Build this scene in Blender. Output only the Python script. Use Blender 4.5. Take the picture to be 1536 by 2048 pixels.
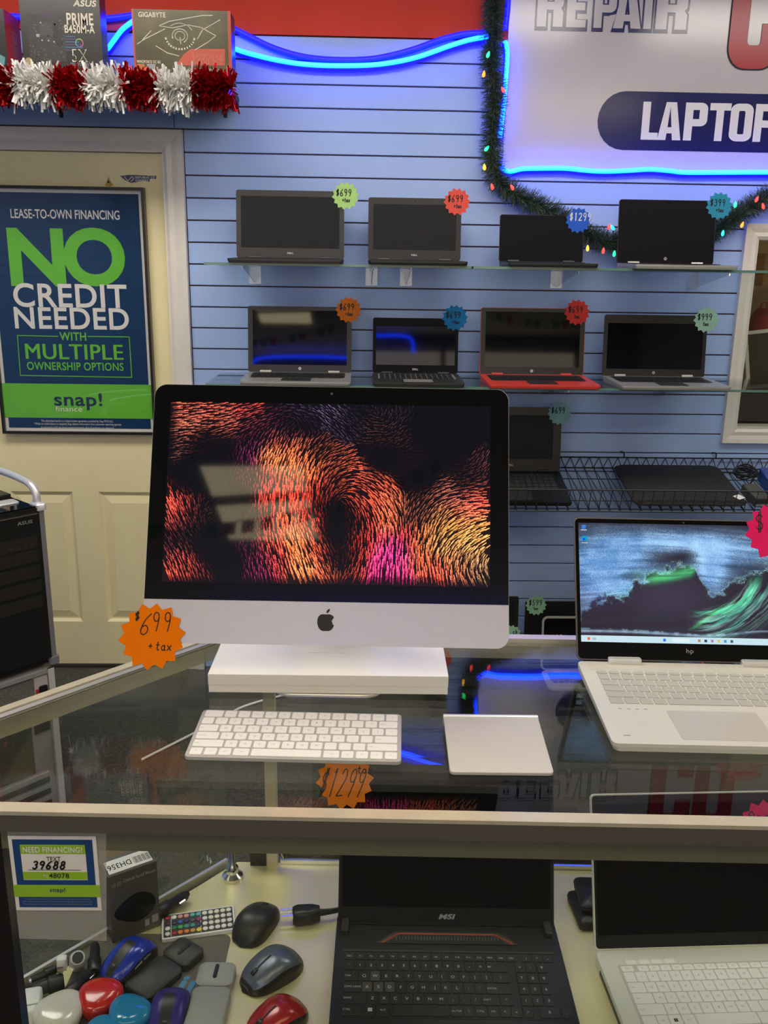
import bpy, math, random
import numpy as np
from mathutils import Vector, Matrix, Euler

for o in list(bpy.data.objects):
    bpy.data.objects.remove(o, do_unlink=True)
SC = bpy.context.scene
COL = SC.collection
random.seed(7)
rng = np.random.default_rng(7)
PI = math.pi

# ------------------------------------------------------------------ camera
F_PX, PITCH, ROLL, YAW, HC = 1760.0, .2615, .01489, .02987, 1.569
_rot = Matrix.Rotation(-YAW, 3, 'Z')
_fw0 = Vector((0, math.cos(PITCH), -math.sin(PITCH)))
_up0 = Vector((0, math.sin(PITCH), math.cos(PITCH)))
_rt0 = Vector((1, 0, 0))
FW = _rot @ _fw0
RT = _rot @ (math.cos(ROLL) * _rt0 + math.sin(ROLL) * _up0)
UP = _rot @ (-math.sin(ROLL) * _rt0 + math.cos(ROLL) * _up0)
CO = Vector((0, 0, HC))
cam_d = bpy.data.cameras.new('camera')
cam = bpy.data.objects.new('camera', cam_d)
COL.objects.link(cam)
mw = Matrix((RT, UP, -FW)).transposed().to_4x4()
mw.translation = CO
cam.matrix_world = mw
cam_d.sensor_fit = 'VERTICAL'
cam_d.sensor_height = 36.0
cam_d.lens = F_PX / 2048 * 36
cam_d.clip_start = .02
cam_d.clip_end = 60
SC.camera = cam

# ------------------------------------------------------------------ world, exposure
w = bpy.data.worlds.new('world')
SC.world = w
w.use_nodes = True
w.node_tree.nodes['Background'].inputs[0].default_value = (.95, .9, .8, 1)
w.node_tree.nodes['Background'].inputs[1].default_value = .02
SC.view_settings.view_transform = 'Standard'
SC.view_settings.look = 'None'
SC.view_settings.gamma = 1
SC.view_settings.use_curve_mapping = False
SC.view_settings.exposure = 0.0

# strength of the room's lamps and the added fill window (the fixtures are built further down)
PANEL_FRONT = 3.9          # panels just in front of the counter
PANEL_WALL = 7.8           # panels between counter and slat wall
PANEL_DIM = 6.5            # dimmed panel on the customers' side
WINDOW_FILL = 2.1           # added glowing window behind the camera, front fill
PANEL_COLOR = (1.0, .85, .50)
PANEL_COLOR_WALL = (1.0, .93, .82)
NEON_BLUE = 34.0

W = 3.3582          # front face of the slat wall
CZ = .965           # counter top

def _ray(px, py):
    return FW + (px - 768) / F_PX * RT - (py - 1024) / F_PX * UP
def atY(px, py, y):
    d = _ray(px, py); return CO + d * (y / d.y)
def atZ(px, py, z):
    d = _ray(px, py); return CO + d * ((z - HC) / d.z)
def on_plane(px, py, o, rot):
    """local x, z of a sight line on the plane with origin o and rotation rot (plane normal = local y)"""
    n = rot @ Vector((0, 1, 0)); d = _ray(px, py)
    t = (Vector(o) - CO).dot(n) / d.dot(n)
    q = rot.transposed() @ (CO + d * t - Vector(o))
    return q.x, q.z

# ------------------------------------------------------------------ materials
MATS = {}
def mat(name, col, rough=.5, metal=0., emit=None, estr=0., noise=0., nscale=40., bump=0., bscale=200., spec=.5, coat=0., aniso=None, alpha=1., sheen=0.):
    if name in MATS: return MATS[name]
    m = bpy.data.materials.new(name); m.use_nodes = True
    nt = m.node_tree; b = nt.nodes['Principled BSDF']
    c4 = (*col, 1)
    b.inputs['Base Color'].default_value = c4
    b.inputs['Roughness'].default_value = rough
    b.inputs['Metallic'].default_value = metal
    b.inputs['Specular IOR Level'].default_value = spec
    b.inputs['Coat Weight'].default_value = coat
    b.inputs['Sheen Weight'].default_value = sheen
    b.inputs['Alpha'].default_value = alpha
    tc = nt.nodes.new('ShaderNodeTexCoord')
    if noise > 0:
        n = nt.nodes.new('ShaderNodeTexNoise'); n.inputs['Scale'].default_value = nscale
        n.inputs['Detail'].default_value = 4
        nt.links.new(tc.outputs['Object'], n.inputs['Vector'])
        r = nt.nodes.new('ShaderNodeMapRange')
        r.inputs['From Min'].default_value = .3; r.inputs['From Max'].default_value = .7
        r.inputs['To Min'].default_value = 1 - noise; r.inputs['To Max'].default_value = 1 + noise
        nt.links.new(n.outputs['Fac'], r.inputs['Value'])
        mx = nt.nodes.new('ShaderNodeVectorMath'); mx.operation = 'SCALE'
        mx.inputs[0].default_value = col
        nt.links.new(r.outputs[0], mx.inputs['Scale'])
        nt.links.new(mx.outputs[0], b.inputs['Base Color'])
    if bump > 0:
        n2 = nt.nodes.new('ShaderNodeTexNoise'); n2.inputs['Scale'].default_value = bscale
        n2.inputs['Detail'].default_value = 3
        mp = nt.nodes.new('ShaderNodeMapping')
        if aniso: mp.inputs['Scale'].default_value = aniso
        nt.links.new(tc.outputs['Object'], mp.inputs['Vector'])
        nt.links.new(mp.outputs[0], n2.inputs['Vector'])
        bp = nt.nodes.new('ShaderNodeBump'); bp.inputs['Strength'].default_value = bump
        bp.inputs['Distance'].default_value = .002
        nt.links.new(n2.outputs['Fac'], bp.inputs['Height'])
        nt.links.new(bp.outputs[0], b.inputs['Normal'])
    if emit:
        b.inputs['Emission Color'].default_value = (*emit, 1)
        b.inputs['Emission Strength'].default_value = estr
    MATS[name] = m
    return m

def glass_mat(name, tint=(1, 1, 1), rough=.0, f0=.04, haze=0.):
    """thin pane: what is behind shows through, the room mirrors in it by Schlick's law"""
    if name in MATS: return MATS[name]
    m = bpy.data.materials.new(name); m.use_nodes = True
    nt = m.node_tree; nt.nodes.clear()
    out = nt.nodes.new('ShaderNodeOutputMaterial')
    tr = nt.nodes.new('ShaderNodeBsdfTransparent'); tr.inputs[0].default_value = (*tint, 1)
    gl = nt.nodes.new('ShaderNodeBsdfGlossy'); gl.inputs['Roughness'].default_value = rough
    lw = nt.nodes.new('ShaderNodeLayerWeight'); lw.inputs['Blend'].default_value = .5
    pw = nt.nodes.new('ShaderNodeMath'); pw.operation = 'POWER'; pw.inputs[1].default_value = 5
    nt.links.new(lw.outputs['Facing'], pw.inputs[0])
    ma = nt.nodes.new('ShaderNodeMath'); ma.operation = 'MULTIPLY_ADD'
    ma.inputs[1].default_value = 1 - f0; ma.inputs[2].default_value = f0
    nt.links.new(pw.outputs[0], ma.inputs[0])
    mx = nt.nodes.new('ShaderNodeMixShader')
    nt.links.new(ma.outputs[0], mx.inputs[0])
    if haze > 0:
        df = nt.nodes.new('ShaderNodeBsdfDiffuse'); df.inputs[0].default_value = (.8, .78, .72, 1)
        m2 = nt.nodes.new('ShaderNodeMixShader'); m2.inputs[0].default_value = haze
        nt.links.new(tr.outputs[0], m2.inputs[1]); nt.links.new(df.outputs[0], m2.inputs[2])
        nt.links.new(m2.outputs[0], mx.inputs[1])
    else:
        nt.links.new(tr.outputs[0], mx.inputs[1])
    nt.links.new(gl.outputs[0], mx.inputs[2])
    nt.links.new(mx.outputs[0], out.inputs[0])
    MATS[name] = m
    return m

def screen_attr_mat(name, estr=1., rough=.04, spec=.26):
    """a lit display: the picture (colour attribute) glows behind a glossy face"""
    if name in MATS: return MATS[name]
    m = bpy.data.materials.new(name); m.use_nodes = True
    nt = m.node_tree; b = nt.nodes['Principled BSDF']
    b.inputs['Base Color'].default_value = (.004, .004, .005, 1)
    b.inputs['Roughness'].default_value = rough
    b.inputs['Specular IOR Level'].default_value = spec
    a = nt.nodes.new('ShaderNodeAttribute'); a.attribute_name = 'picture'
    nt.links.new(a.outputs['Color'], b.inputs['Emission Color'])
    b.inputs['Emission Strength'].default_value = estr
    MATS[name] = m
    return m

# ------------------------------------------------------------------ mesh helpers
FRONT = Matrix.Rotation(PI / 2, 4, 'X')        # flat xy outline -> standing, facing -y
def rrect(w, h, r, n=5, cx=0, cy=0):
    r = min(r, w / 2 - 1e-5, h / 2 - 1e-5); pts = []
    for sx, sy, a0 in ((1, -1, -90), (1, 1, 0), (-1, 1, 90), (-1, -1, 180)):
        ox, oy = cx + sx * (w / 2 - r), cy + sy * (h / 2 - r)
        for k in range(n + 1):
            a = math.radians(a0 + 90 * k / n)
            pts.append((ox + r * math.cos(a), oy + r * math.sin(a)))
    return pts

class MB:
    def __init__(s): s.v = []; s.f = []; s.col = []
    def add(s, vs, fs, M=None, col=None):
        b = len(s.v)
        if M is not None: vs = [M @ Vector(q) for q in vs]
        s.v += [tuple(q) for q in vs]
        s.f += [tuple(i + b for i in q) for q in fs]
        s.col += [col] * len(fs)
        return s
    def box(s, x0, x1, y0, y1, z0, z1, M=None, col=None):
        vs = [(x, y, z) for z in (z0, z1) for y in (y0, y1) for x in (x0, x1)]
        return s.add(vs, [(0, 2, 3, 1), (4, 5, 7, 6), (0, 1, 5, 4), (2, 6, 7, 3), (0, 4, 6, 2), (1, 3, 7, 5)], M, col)
    def prism(s, out, z0, z1, M=None, ch=0., col=None):
        n = len(out); cx = sum(p[0] for p in out) / n; cy = sum(p[1] for p in out) / n
        def ring(z, k):
            if k == 0: return [(x, y, z) for x, y in out]
            res = []
            for x, y in out:
                dx, dy = cx - x, cy - y; l = math.hypot(dx, dy) or 1
                res.append((x + (k if dx > 0 else -k) * min(1, abs(dx) / (l * .7)), y + (k if dy > 0 else -k) * min(1, abs(dy) / (l * .7)), z))
            return res
        rings = [ring(z0, 0), ring(z1, 0)] if ch <= 0 else [ring(z0, 0), ring(z1 - ch, 0), ring(z1, ch)]
        vs = sum(rings, []); fs = [tuple(reversed(range(n)))]
        for k in range(len(rings) - 1):
            for i in range(n):
                j = (i + 1) % n
                fs.append((k * n + i, k * n + j, (k + 1) * n + j, (k + 1) * n + i))
        fs.append(tuple(range((len(rings) - 1) * n, len(rings) * n)))
        return s.add(vs, fs, M, col)
    def rbox(s, w, d, z0, z1, r=.003, ch=0., cx=0, cy=0, n=4, M=None, col=None):
        return s.prism(rrect(w, d, r, n, cx, cy), z0, z1, M, ch, col)
    def tube(s, pts, r, n=8, caps=True, M=None, col=None):
        pts = [Vector(p) for p in pts]; m = len(pts)
        rs = r if isinstance(r, (list, tuple)) else [r] * m
        vs = []; t0 = None; u = None
        for i in range(m):
            t = (pts[min(i + 1, m - 1)] - pts[max(i - 1, 0)]).normalized()
            if u is None:
                u = t.orthogonal().normalized()
            else:
                u = (u - t * u.dot(t))
                u = u.normalized() if u.length > 1e-6 else t.orthogonal().normalized()
            b = t.cross(u)
            for k in range(n):
                a = 2 * PI * k / n
                vs.append(pts[i] + (u * math.cos(a) + b * math.sin(a)) * rs[i])
        fs = []
        for i in range(m - 1):
            for k in range(n):
                l = (k + 1) % n
                fs.append((i * n + k, i * n + l, (i + 1) * n + l, (i + 1) * n + k))
        if caps:
            fs.append(tuple(reversed(range(n)))); fs.append(tuple(range((m - 1) * n, m * n)))
        return s.add(vs, fs, M, col)
    def cyl(s, p0, p1, r, n=12, r2=None, M=None, col=None):
        return s.tube([p0, p1], [r, r if r2 is None else r2], n, True, M, col)
    def lathe(s, prof, n=20, M=None, shape=None, col=None):
        vs = []; m = len(prof)
        for r, z in prof:
            for k in range(n):
                a = 2 * PI * k / n; q = shape(a) if shape else 1
                vs.append((r * q * math.cos(a), r * q * math.sin(a), z))
        fs = []
        for i in range(m - 1):
            for k in range(n):
                l = (k + 1) % n
                fs.append((i * n + k, i * n + l, (i + 1) * n + l, (i + 1) * n + k))
        fs.append(tuple(reversed(range(n)))); fs.append(tuple(range((m - 1) * n, m * n)))
        return s.add(vs, fs, M, col)
    def strokes(s, lines, hw, fn, off=(0, 0, 0), col=None):
        """pen strokes as flat ribbons; fn maps a 2d pen point to 3d"""
        for ln in lines:
            for (x0, y0), (x1, y1) in zip(ln[:-1], ln[1:]):
                dx, dy = x1 - x0, y1 - y0; l = math.hypot(dx, dy)
                if l < 1e-9: continue
                ex, ey = dx / l * hw * .6, dy / l * hw * .6; nx, ny = -dy / l * hw, dx / l * hw
                q = [(x0 - ex + nx, y0 - ey + ny), (x0 - ex - nx, y0 - ey - ny), (x1 + ex - nx, y1 + ey - ny), (x1 + ex + nx, y1 + ey + ny)]
                s.add([fn(*p) for p in q], [(0, 1, 2, 3)], None, col)
        return s
    def build(s, name, m, parent=None, smooth=False, loc=None, rot=None, attr=None):
        me = bpy.data.meshes.new(name)
        me.from_pydata(s.v, [], s.f); me.validate(); me.update()
        me.materials.append(m)
        if smooth:
            me.polygons.foreach_set('use_smooth', [True] * len(me.polygons))
            me.set_sharp_from_angle(angle=math.radians(45))
        if attr:
            a = me.attributes.new(attr, 'FLOAT_COLOR', 'FACE')
            a.data.foreach_set('color', np.array([(*(c or (0, 0, 0)), 1) for c in s.col], dtype=np.float32).ravel())
        return link(name, me, parent, loc, rot)

def link(name, data, parent=None, loc=None, rot=None):
    o = bpy.data.objects.new(name, data); COL.objects.link(o)
    if parent is not None: o.parent = parent
    if loc is not None: o.location = loc
    if rot is not None: o.rotation_euler = rot
    return o
def tag(o, label, cat, group=None, kind=None):
    o['label'] = label; o['category'] = cat
    if group: o['group'] = group
    if kind: o['kind'] = kind
    return o
def thing(name, label, cat, loc=(0, 0, 0), rot=(0, 0, 0), group=None):
    return tag(link(name, None, None, loc, rot), label, cat, group)
def struct(o): o['kind'] = 'structure'; return o

# lettering: built-in typeface as flat mesh, cached in a unit box
_TXT = {}; _DIM = {}
def text_geo(t, bold=0., space=1.06):
    k = (t, bold)
    if k not in _TXT:
        cu = bpy.data.curves.new('lettering_tmp', 'FONT'); cu.body = t; cu.offset = bold; cu.resolution_u = 6; cu.space_character = space if len(t) < 20 else 1.0
        ob = bpy.data.objects.new('lettering_tmp', cu); COL.objects.link(ob)
        dg = bpy.context.evaluated_depsgraph_get(); dg.update()
        me = bpy.data.meshes.new_from_object(ob.evaluated_get(dg))
        vs = [tuple(v.co) for v in me.vertices]; fs = [tuple(p.vertices) for p in me.polygons]
        bpy.data.objects.remove(ob); bpy.data.curves.remove(cu); bpy.data.meshes.remove(me)
        x0 = min(v[0] for v in vs); x1 = max(v[0] for v in vs); y0 = min(v[1] for v in vs); y1 = max(v[1] for v in vs)
        _DIM[k] = (x1 - x0, y1 - y0, y0)
        _TXT[k] = ([((v[0] - x0) / (x1 - x0), (v[1] - y0) / (y1 - y0)) for v in vs], fs)
    return _TXT[k]
def put_text(mb, t, fn, bold=0., col=None):
    """fn maps unit-box (u, v) to 3d"""
    vs, fs = text_geo(t, bold)
    return mb.add([fn(u, v) for u, v in vs], fs, None, col)
def xz(x0, x1, z0, z1, y):
    return lambda u, v: (x0 + u * (x1 - x0), y, z0 + v * (z1 - z0))
def quad4(a, b, c, d):
    """bilinear map: a bottom left, b bottom right, c top right, d top left"""
    a, b, c, d = map(Vector, (a, b, c, d))
    return lambda u, v: tuple((a * (1 - u) + b * u) * (1 - v) + (d * (1 - u) + c * u) * v)

# hand lettering strokes in a 0..1 box
def arc(cx, cy, rx, ry, a0, a1, n=8):
    return [(cx + rx * math.cos(math.radians(a0 + (a1 - a0) * k / n)), cy + ry * math.sin(math.radians(a0 + (a1 - a0) * k / n))) for k in range(n + 1)]
PEN = {
 '$': [arc(.5, .68, .3, .18, 30, 270, 8) + arc(.5, .32, .3, .18, 90, -150, 8), [(.42, -.02), (.46, 1.0)], [(.58, 0), (.62, 1.02)]],
 '6': [[(.75, 1.0), (.4, .75), (.2, .45), (.15, .25)] + arc(.45, .22, .3, .22, 180, 540, 12)],
 '9': [arc(.45, .75, .3, .24, 0, 360, 12) + [(.72, .5), (.6, .2), (.5, 0)]],
 '5': [[(.85, 1.0), (.3, .97), (.25, .58)] + arc(.45, .3, .33, .28, 110, -150, 9)],
 '1': [[(.35, .85), (.5, 1), (.5, 0)]],
 '2': [arc(.45, .73, .3, .26, 160, -30, 8) + [(.15, .02), (.85, .05)]],
 '0': [arc(.5, .5, .35, .5, 80, 440, 14)],
 '8': [arc(.5, .75, .25, .24, -90, 270, 10), arc(.5, .25, .32, .26, 90, 450, 10)],
 '3': [arc(.45, .75, .3, .24, 150, -80, 8) + arc(.45, .26, .33, .26, 80, -150, 8)],
 '4': [[(.3, 1), (.2, .45), (.85, .45)], [(.65, .8), (.65, 0)]],
 '+': [[(.2, .5), (.8, .5)], [(.5, .2), (.5, .8)]],
 't': [[(.5, 1), (.45, .2), (.6, 0), (.75, .05)], [(.2, .65), (.8, .65)]],
 'a': [arc(.45, .3, .3, .3, 20, 380, 10) + [(.75, .6), (.75, .1), (.9, 0)]],
 'x': [[(.15, .6), (.85, 0)], [(.85, .6), (.15, 0)]],
 'c': [arc(.5, .3, .35, .3, 50, 310, 8)], 'h': [[(.2, 1), (.2, 0)], [(.2, .35), (.45, .6), (.7, .5), (.75, 0)]],
 ',': [[(.5, .1), (.4, -.15)]], '.': [[(.45, 0), (.55, .04)]], ' ': []}
def pen_lines(t, x0, y0, cw, ch, slant=.12, gap=.15):
    out = []; x = x0
    for chv in t:
        for ln in PEN.get(chv, []):
            out.append([(x + px * cw + slant * py * cw, y0 + py * ch) for px, py in ln])
        x += cw * ((1 + gap) if chv not in ',. ' else .5)
    return out

# ------------------------------------------------------------------ shared materials
M_alu = mat('aluminium_satin', (.80, .80, .80), .32, .9, bump=.05, bscale=60, aniso=(1, 60, 60))
M_alu_plain = mat('aluminium_silver', (.78, .78, .79), .35, .55, noise=.02)
M_imac = mat('aluminium_chin', (.61, .60, .63), .38, .25, noise=.01, nscale=8)
M_black_gl = mat('black_display_glass', (.003, .003, .004), .03, 0, spec=.26, noise=.05)
M_black_off = mat('black_unlit_display', (.004, .004, .006), .04, 0, spec=.3, noise=.05)
M_black_matte = mat('black_matte_display', (.012, .012, .014), .42, 0, noise=.05, spec=.18)
M_black_pl = mat('black_plastic', (.010, .010, .011), .38, 0, noise=.1)
M_dark_pl = mat('charcoal_plastic', (.024, .023, .023), .45, 0, noise=.08)
M_white_pl = mat('white_plastic', (.83, .82, .79), .35, 0, noise=.01)
M_key_white = mat('white_key', (.86, .85, .83), .45, 0, noise=.01)
M_print_grey = mat('grey_print', (.33, .33, .34), .6, noise=.02)
M_print_white = mat('white_print', (.82, .80, .76), .55, noise=.02)
M_print_black = mat('black_ink', (.012, .012, .014), .6, noise=.02)
M_wire = mat('black_wire', (.012, .012, .014), .4, 0, noise=.05)
M_chrome = mat('chrome', (.8, .8, .82), .12, 1., noise=.02)
M_glass = glass_mat('clear_pane', (.96, .985, .975))
M_shelf_glass = glass_mat('shelf_glass', (.90, .95, .94), f0=.05)
M_gl_edge = mat('green_glass_edge', (.10, .22, .18), .15, 0, noise=.05)
M_acrylic = glass_mat('clear_acrylic', (.93, .94, .97), f0=.06)
# ================================================================== THE SETTING
X0, X1, Y0, CEIL = -2.6, 3.0, -3.2, 2.78
M_slat = mat('light_blue_slat_paint', (.39, .55, .92), .45, 0, noise=.03, nscale=6, bump=.04, bscale=90)
M_groove = mat('brown_board_core', (.15, .075, .06), .75, 0, noise=.2, nscale=60)
M_red_wall = mat('red_wall_paint', (.74, .065, .030), .7, 0, spec=.2, noise=.08, nscale=5, bump=.06, bscale=70)
M_door = mat('ivory_door_paint', (.90, .80, .47), .42, 0, noise=.03, nscale=8, bump=.03, bscale=80)
M_trim = mat('white_trim_paint', (.80, .75, .68), .42, 0, noise=.03, nscale=20)
M_carpet = mat('charcoal_carpet', (.062, .058, .046), .95, 0, noise=.45, nscale=120, bump=.9, bscale=350)
M_ceil = mat('ceiling_tile_white', (.72, .70, .64), .85, 0, noise=.06, nscale=60)
M_wallpaint = mat('beige_wall_paint', (.34, .31, .26), .7, 0, noise=.05, nscale=4)

floor = struct(MB().box(X0, X1, Y0, W + 1.3, -.06, -.002).build('floor', M_carpet))
ceiling = struct(MB().box(X0, X1, Y0, W + 1.3, CEIL, CEIL + .06).build('ceiling', M_ceil))
wl0 = struct(MB().box(X0 - .06, X0 - .012, Y0, W, 0, CEIL).build('wall_left', M_groove))
_me = None
for i in range(32):
    z1_ = 2.4411 - .0762 * i
    if z1_ < .1: break
    if _me is None:
        _o = MB().box(X0 - .012, X0, Y0, W - .02, -.0707, 0).build('slat', M_slat, wl0); _me = _o.data
    else: _o = link('slat', _me, wl0)
    _o.location = (0, 0, z1_)
struct(MB().box(X1, X1 + .06, Y0, W, 0, CEIL).build('wall_right', M_wallpaint))
struct(MB().box(X0, X1, Y0 - .06, Y0, 0, CEIL).build('wall_front', M_wallpaint))

# slat wall: dark board behind, one painted board between every two grooves
DX0, DX1, DZ1 = -1.44, -.70, 1.985           # door opening
WX0, WX1, WZ0, WZ1 = 1.4633, 2.32, 1.0147, 1.7222   # pass-through opening
wb = MB()
wb.box(X0, DX0, W + .012, W + .05, 0, CEIL); wb.box(DX0, DX1, W + .012, W + .05, DZ1, CEIL)
wb.box(DX1, WX0, W + .012, W + .05, 0, CEIL); wb.box(WX0, WX1, W + .012, W + .05, 0, WZ0)
wb.box(WX0, WX1, W + .012, W + .05, WZ1, CEIL); wb.box(WX1, X1, W + .012, W + .05, 0, CEIL)
wall = struct(wb.build('wall_back', M_groove))
GZ = [2.28865 - .0762 * i for i in range(-1, 30)]
_slat_cache = {}
def slat(x0, x1, z0, z1):
    k = (round(x1 - x0, 4), round(z1 - z0, 4))
    if k not in _slat_cache:
        wl, hl = k
        m = MB(); c = .0012
        # front face with small eased edges
        pro = [(0, 0), (hl, 0), (hl, .012 - c), (hl - c, .012), (c, .012), (0, .012 - c)]
        vs = [(x, -d, z) for x in (0, wl) for z, d in pro]; n = 6
        fs = [tuple(range(n)), tuple(range(2 * n - 1, n - 1, -1))] + [(i, n + i, n + (i + 1) % n, (i + 1) % n) for i in range(n)]
        m.add(vs, fs); _slat_cache[k] = m
        o = m.build('slat', M_slat, wall); _slat_cache[k] = o.data
    else:
        o = link('slat', _slat_cache[k], wall)
    o.location = (x0, W + .012, z0)
SEAM = -.6576
for i in range(len(GZ)):
    zt = GZ[i] - .0025; zb = (GZ[i + 1] if i + 1 < len(GZ) else .0027) + .0025
    if zt - zb < .02: continue
    if zb > 2.03:
        slat(X0, SEAM - .0012, zb, zt); xl = SEAM + .0012
    else:
        slat(X0, DX0 - .06, zb, zt); xl = DX1 + .075
    if zt > WZ0 - .03 and zb < WZ1 + .03:
        slat(xl, WX0 - .045, zb, zt); slat(WX1 + .045, X1, zb, zt)
        if zb < WZ0 - .05: slat(WX0 - .045, WX1 + .045, zb, WZ0 - .03)
        if zt > WZ1 + .05: slat(WX0 - .045, WX1 + .045, WZ1 + .03, zt)
    else:
        slat(xl, X1, zb, zt)
struct(MB().box(X0, X1, W - .004, W + .012, GZ[0] + .002, CEIL).build('wall_upper', M_red_wall))

# door with raised panels, casing
door = struct(link('door_1', None, None, ((DX0 + DX1) / 2, W + .03, 0)))
dw = (DX1 - DX0) / 2
M_dark_gap = mat('dark_threshold', (.03, .026, .02), .8, noise=.1)
ycut = [.012, .197, .74, .985, 1.80, DZ1 - .006]
xcut = [-dw + .004, -.287, -.047, .053, .287, dw - .004]
fr = MB()
for a, b in ((0, 1), (2, 3), (4, 5)): fr.box(xcut[a], xcut[b], -.018, .018, ycut[0], ycut[-1])
for a, b in ((0, 1), (2, 3), (4, 5)):
    for c in ((1, 2), (3, 4)): fr.box(xcut[c[0]], xcut[c[1]], -.018, .018, ycut[a], ycut[b])
fr.build('door_slab', M_door, door)
for c in ((1, 2), (3, 4)):
    for a, b in ((1, 2), (3, 4)):
        x0, x1, z0, z1 = xcut[c[0]], xcut[c[1]], ycut[a], ycut[b]
        vs = []; 
        for ins, d in ((0, -.018), (.010, -.008), (.016, -.007), (.048, -.015), (.049, -.0145)):
            vs += [(x0 + ins, d, z0 + ins), (x1 - ins, d, z0 + ins), (x1 - ins, d, z1 - ins), (x0 + ins, d, z1 - ins)]
        fs = [(4 * k + i, 4 * k + (i + 1) % 4, 4 * k + 4 + (i + 1) % 4, 4 * k + 4 + i) for k in range(4) for i in range(4)] + [(16, 17, 18, 19)]
        MB().add(vs, fs).build('door_panel', M_door, door)
MB().box(-dw, dw, .02, .04, 0, DZ1).build('door_backing', M_dark_gap, door)
MB().box(-dw, dw, -.03, .02, -.001, .010).build('threshold', M_dark_gap, door)
def casing(m, pts_in, wd, closed, y=W, prof=((0, .010), (.012, .016), (.03, .013), (.05, .018), (.07, .020), (.072, .0))):
    """mitred moulding along a rectangle path; prof = (distance outward, height off the wall)"""
    n = len(pts_in); sc = wd / .072
    cx = sum(p[0] for p in pts_in) / n; cz = sum(p[1] for p in pts_in) / n
    prof = ((0, 0),) + tuple(prof)
    vs = []; k = len(prof)
    for x, z in pts_in:
        sx = 1 if x > cx else -1; sz = 1 if z > cz else -1
        for d, h in prof:
            dz = d * sc * sz
            if not closed and z <= .01: dz = 0
            vs.append((x + d * sc * sx, y - h, z + dz))
    fs = []
    for i in range(n if closed else n - 1):
        j = (i + 1) % n
        for q in range(k - 1): fs.append((i * k + q, i * k + q + 1, j * k + q + 1, j * k + q))
    return m.add(vs, fs)
t1 = casing(MB(), [(DX0, 0), (DX0, DZ1), (DX1, DZ1), (DX1, 0)], .072, False)
t1.box(DX0 - .002, DX0 + .004, W - .01, W + .05, 0, DZ1); t1.box(DX1 - .004, DX1 + .002, W - .01, W + .05, 0, DZ1); t1.box(DX0, DX1, W - .01, W + .05, DZ1 - .004, DZ1 + .002)
struct(t1.build('trim_1', M_trim))
# pass-through window: moulding, liner, pane
win = struct(link('window_1', None, None, (0, 0, 0)))
casing(MB(), [(WX0, WZ0), (WX0, WZ1), (WX1, WZ1), (WX1, WZ0)], .054, True).build('window_frame', M_trim, win)
ln = MB()
ln.box(WX0 - .004, WX0 + .003, W - .008, W + .12, WZ0, WZ1); ln.box(WX1 - .003, WX1 + .004, W - .008, W + .12, WZ0, WZ1)
ln.box(WX0, WX1, W - .008, W + .12, WZ0 - .004, WZ0 + .003); ln.box(WX0, WX1, W - .008, W + .12, WZ1 - .003, WZ1 + .004)
ln.build('window_liner', M_trim, win)
MB().box(WX0, WX1, W + .05, W + .054, WZ0, WZ1).build('window_pane', glass_mat('window_glass', (.95, .95, .93)), win)
# back room seen through it
M_back = mat('back_room_brown', (.34, .25, .12), .7, 0, noise=.2, nscale=6)
br = MB()
br.box(1.2, X1, W + 1.25, W + 1.3, .0, CEIL); br.box(1.14, 1.2, W + .06, W + 1.3, .0, CEIL); br.box(X1, X1 + .06, W, W + 1.3, 0, CEIL)
struct(br.build('wall_backroom', M_back))
M_ply = mat('tan_shelf_board', (.42, .28, .12), .6, 0, noise=.15, nscale=20)
bs = thing('storage_rack', 'tan board storage rack inside the room behind the white framed opening', 'rack', (1.75, W + .55, 0))
for z in (1.0, 1.335, 1.535): MB().box(-.5, .75, -.16, .2, z, z + .018).build('rack_shelf', M_ply, bs)
for x in (-.5, .73):
    for y in (-.155, .18): MB().box(x, x + .02, y, y + .02, 0, 1.9).build('rack_post', M_ply, bs)
def carton(nm, lab, c, x, y, z, sx, sy, sz, cat='box'):
    r = thing(nm, lab, cat, (x, y, z))
    m = mat(nm + '_card', c, .7, noise=.12, nscale=30)
    MB().rbox(sx, sy, 0, sz * .86, .004).build('body', m, r)
    MB().rbox(sx + .004, sy + .004, sz * .86, sz, .004).build('lid', mat(nm + '_lid', tuple(q * .8 for q in c), .7, noise=.1), r)
    return r
carton('tan_carton', 'tan carton on the upper shelf behind the white framed opening', (.55, .38, .12), 1.705, W + .50, 1.5535, .05, .2, .13)
carton('brown_carton', 'brown carton on the lower shelf, at back behind the opening', (.34, .19, .09), 1.74, W + .62, 1.0185, .12, .12, .20)
# red bag
rb = thing('red_bag', 'red cloth bag slumped on the shelf behind the white framed opening', 'bag', (1.735, W + .48, 1.3535))
mr = mat('red_cloth', (.42, .03, .03), .7, noise=.2, nscale=30)
MB().lathe([(.035, 0), (.046, .03), (.046, .06), (.034, .09), (.022, .10), (.026, .108)], 14, None, lambda a: 1 + .12 * math.sin(3 * a)).build('sack', mr, rb, True)
MB().tube([(-.014, 0, .10), (-.01, 0, .13), (.01, 0, .132), (.016, 0, .10)], .004, 6).build('handle', mr, rb, True)
# framed tablet leaning in the opening
tb = thing('picture_frame', 'pale framed dark picture leaning at an angle inside the white framed opening', 'frame', (1.715, W + .135, WZ0 + .158), (-.12, -.12, .03))
M_tf = mat('pale_grey_frame', (.55, .54, .50), .5, noise=.03)
z0 = .0
MB().box(-.16, .16, 0, .006, 0, .225).build('dark_panel', mat('dark_brown_glass', (.03, .025, .015), .1, noise=.1), tb)
for x0, x1, a, b in ((-.17, .17, 0, .014), (-.17, .17, .215, .229), (-.17, -.155, .014, .215), (.155, .17, .014, .215)):
    MB().box(x0, x1, -.006, .008, a, b).build('frame_bar', M_tf, tb)
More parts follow.
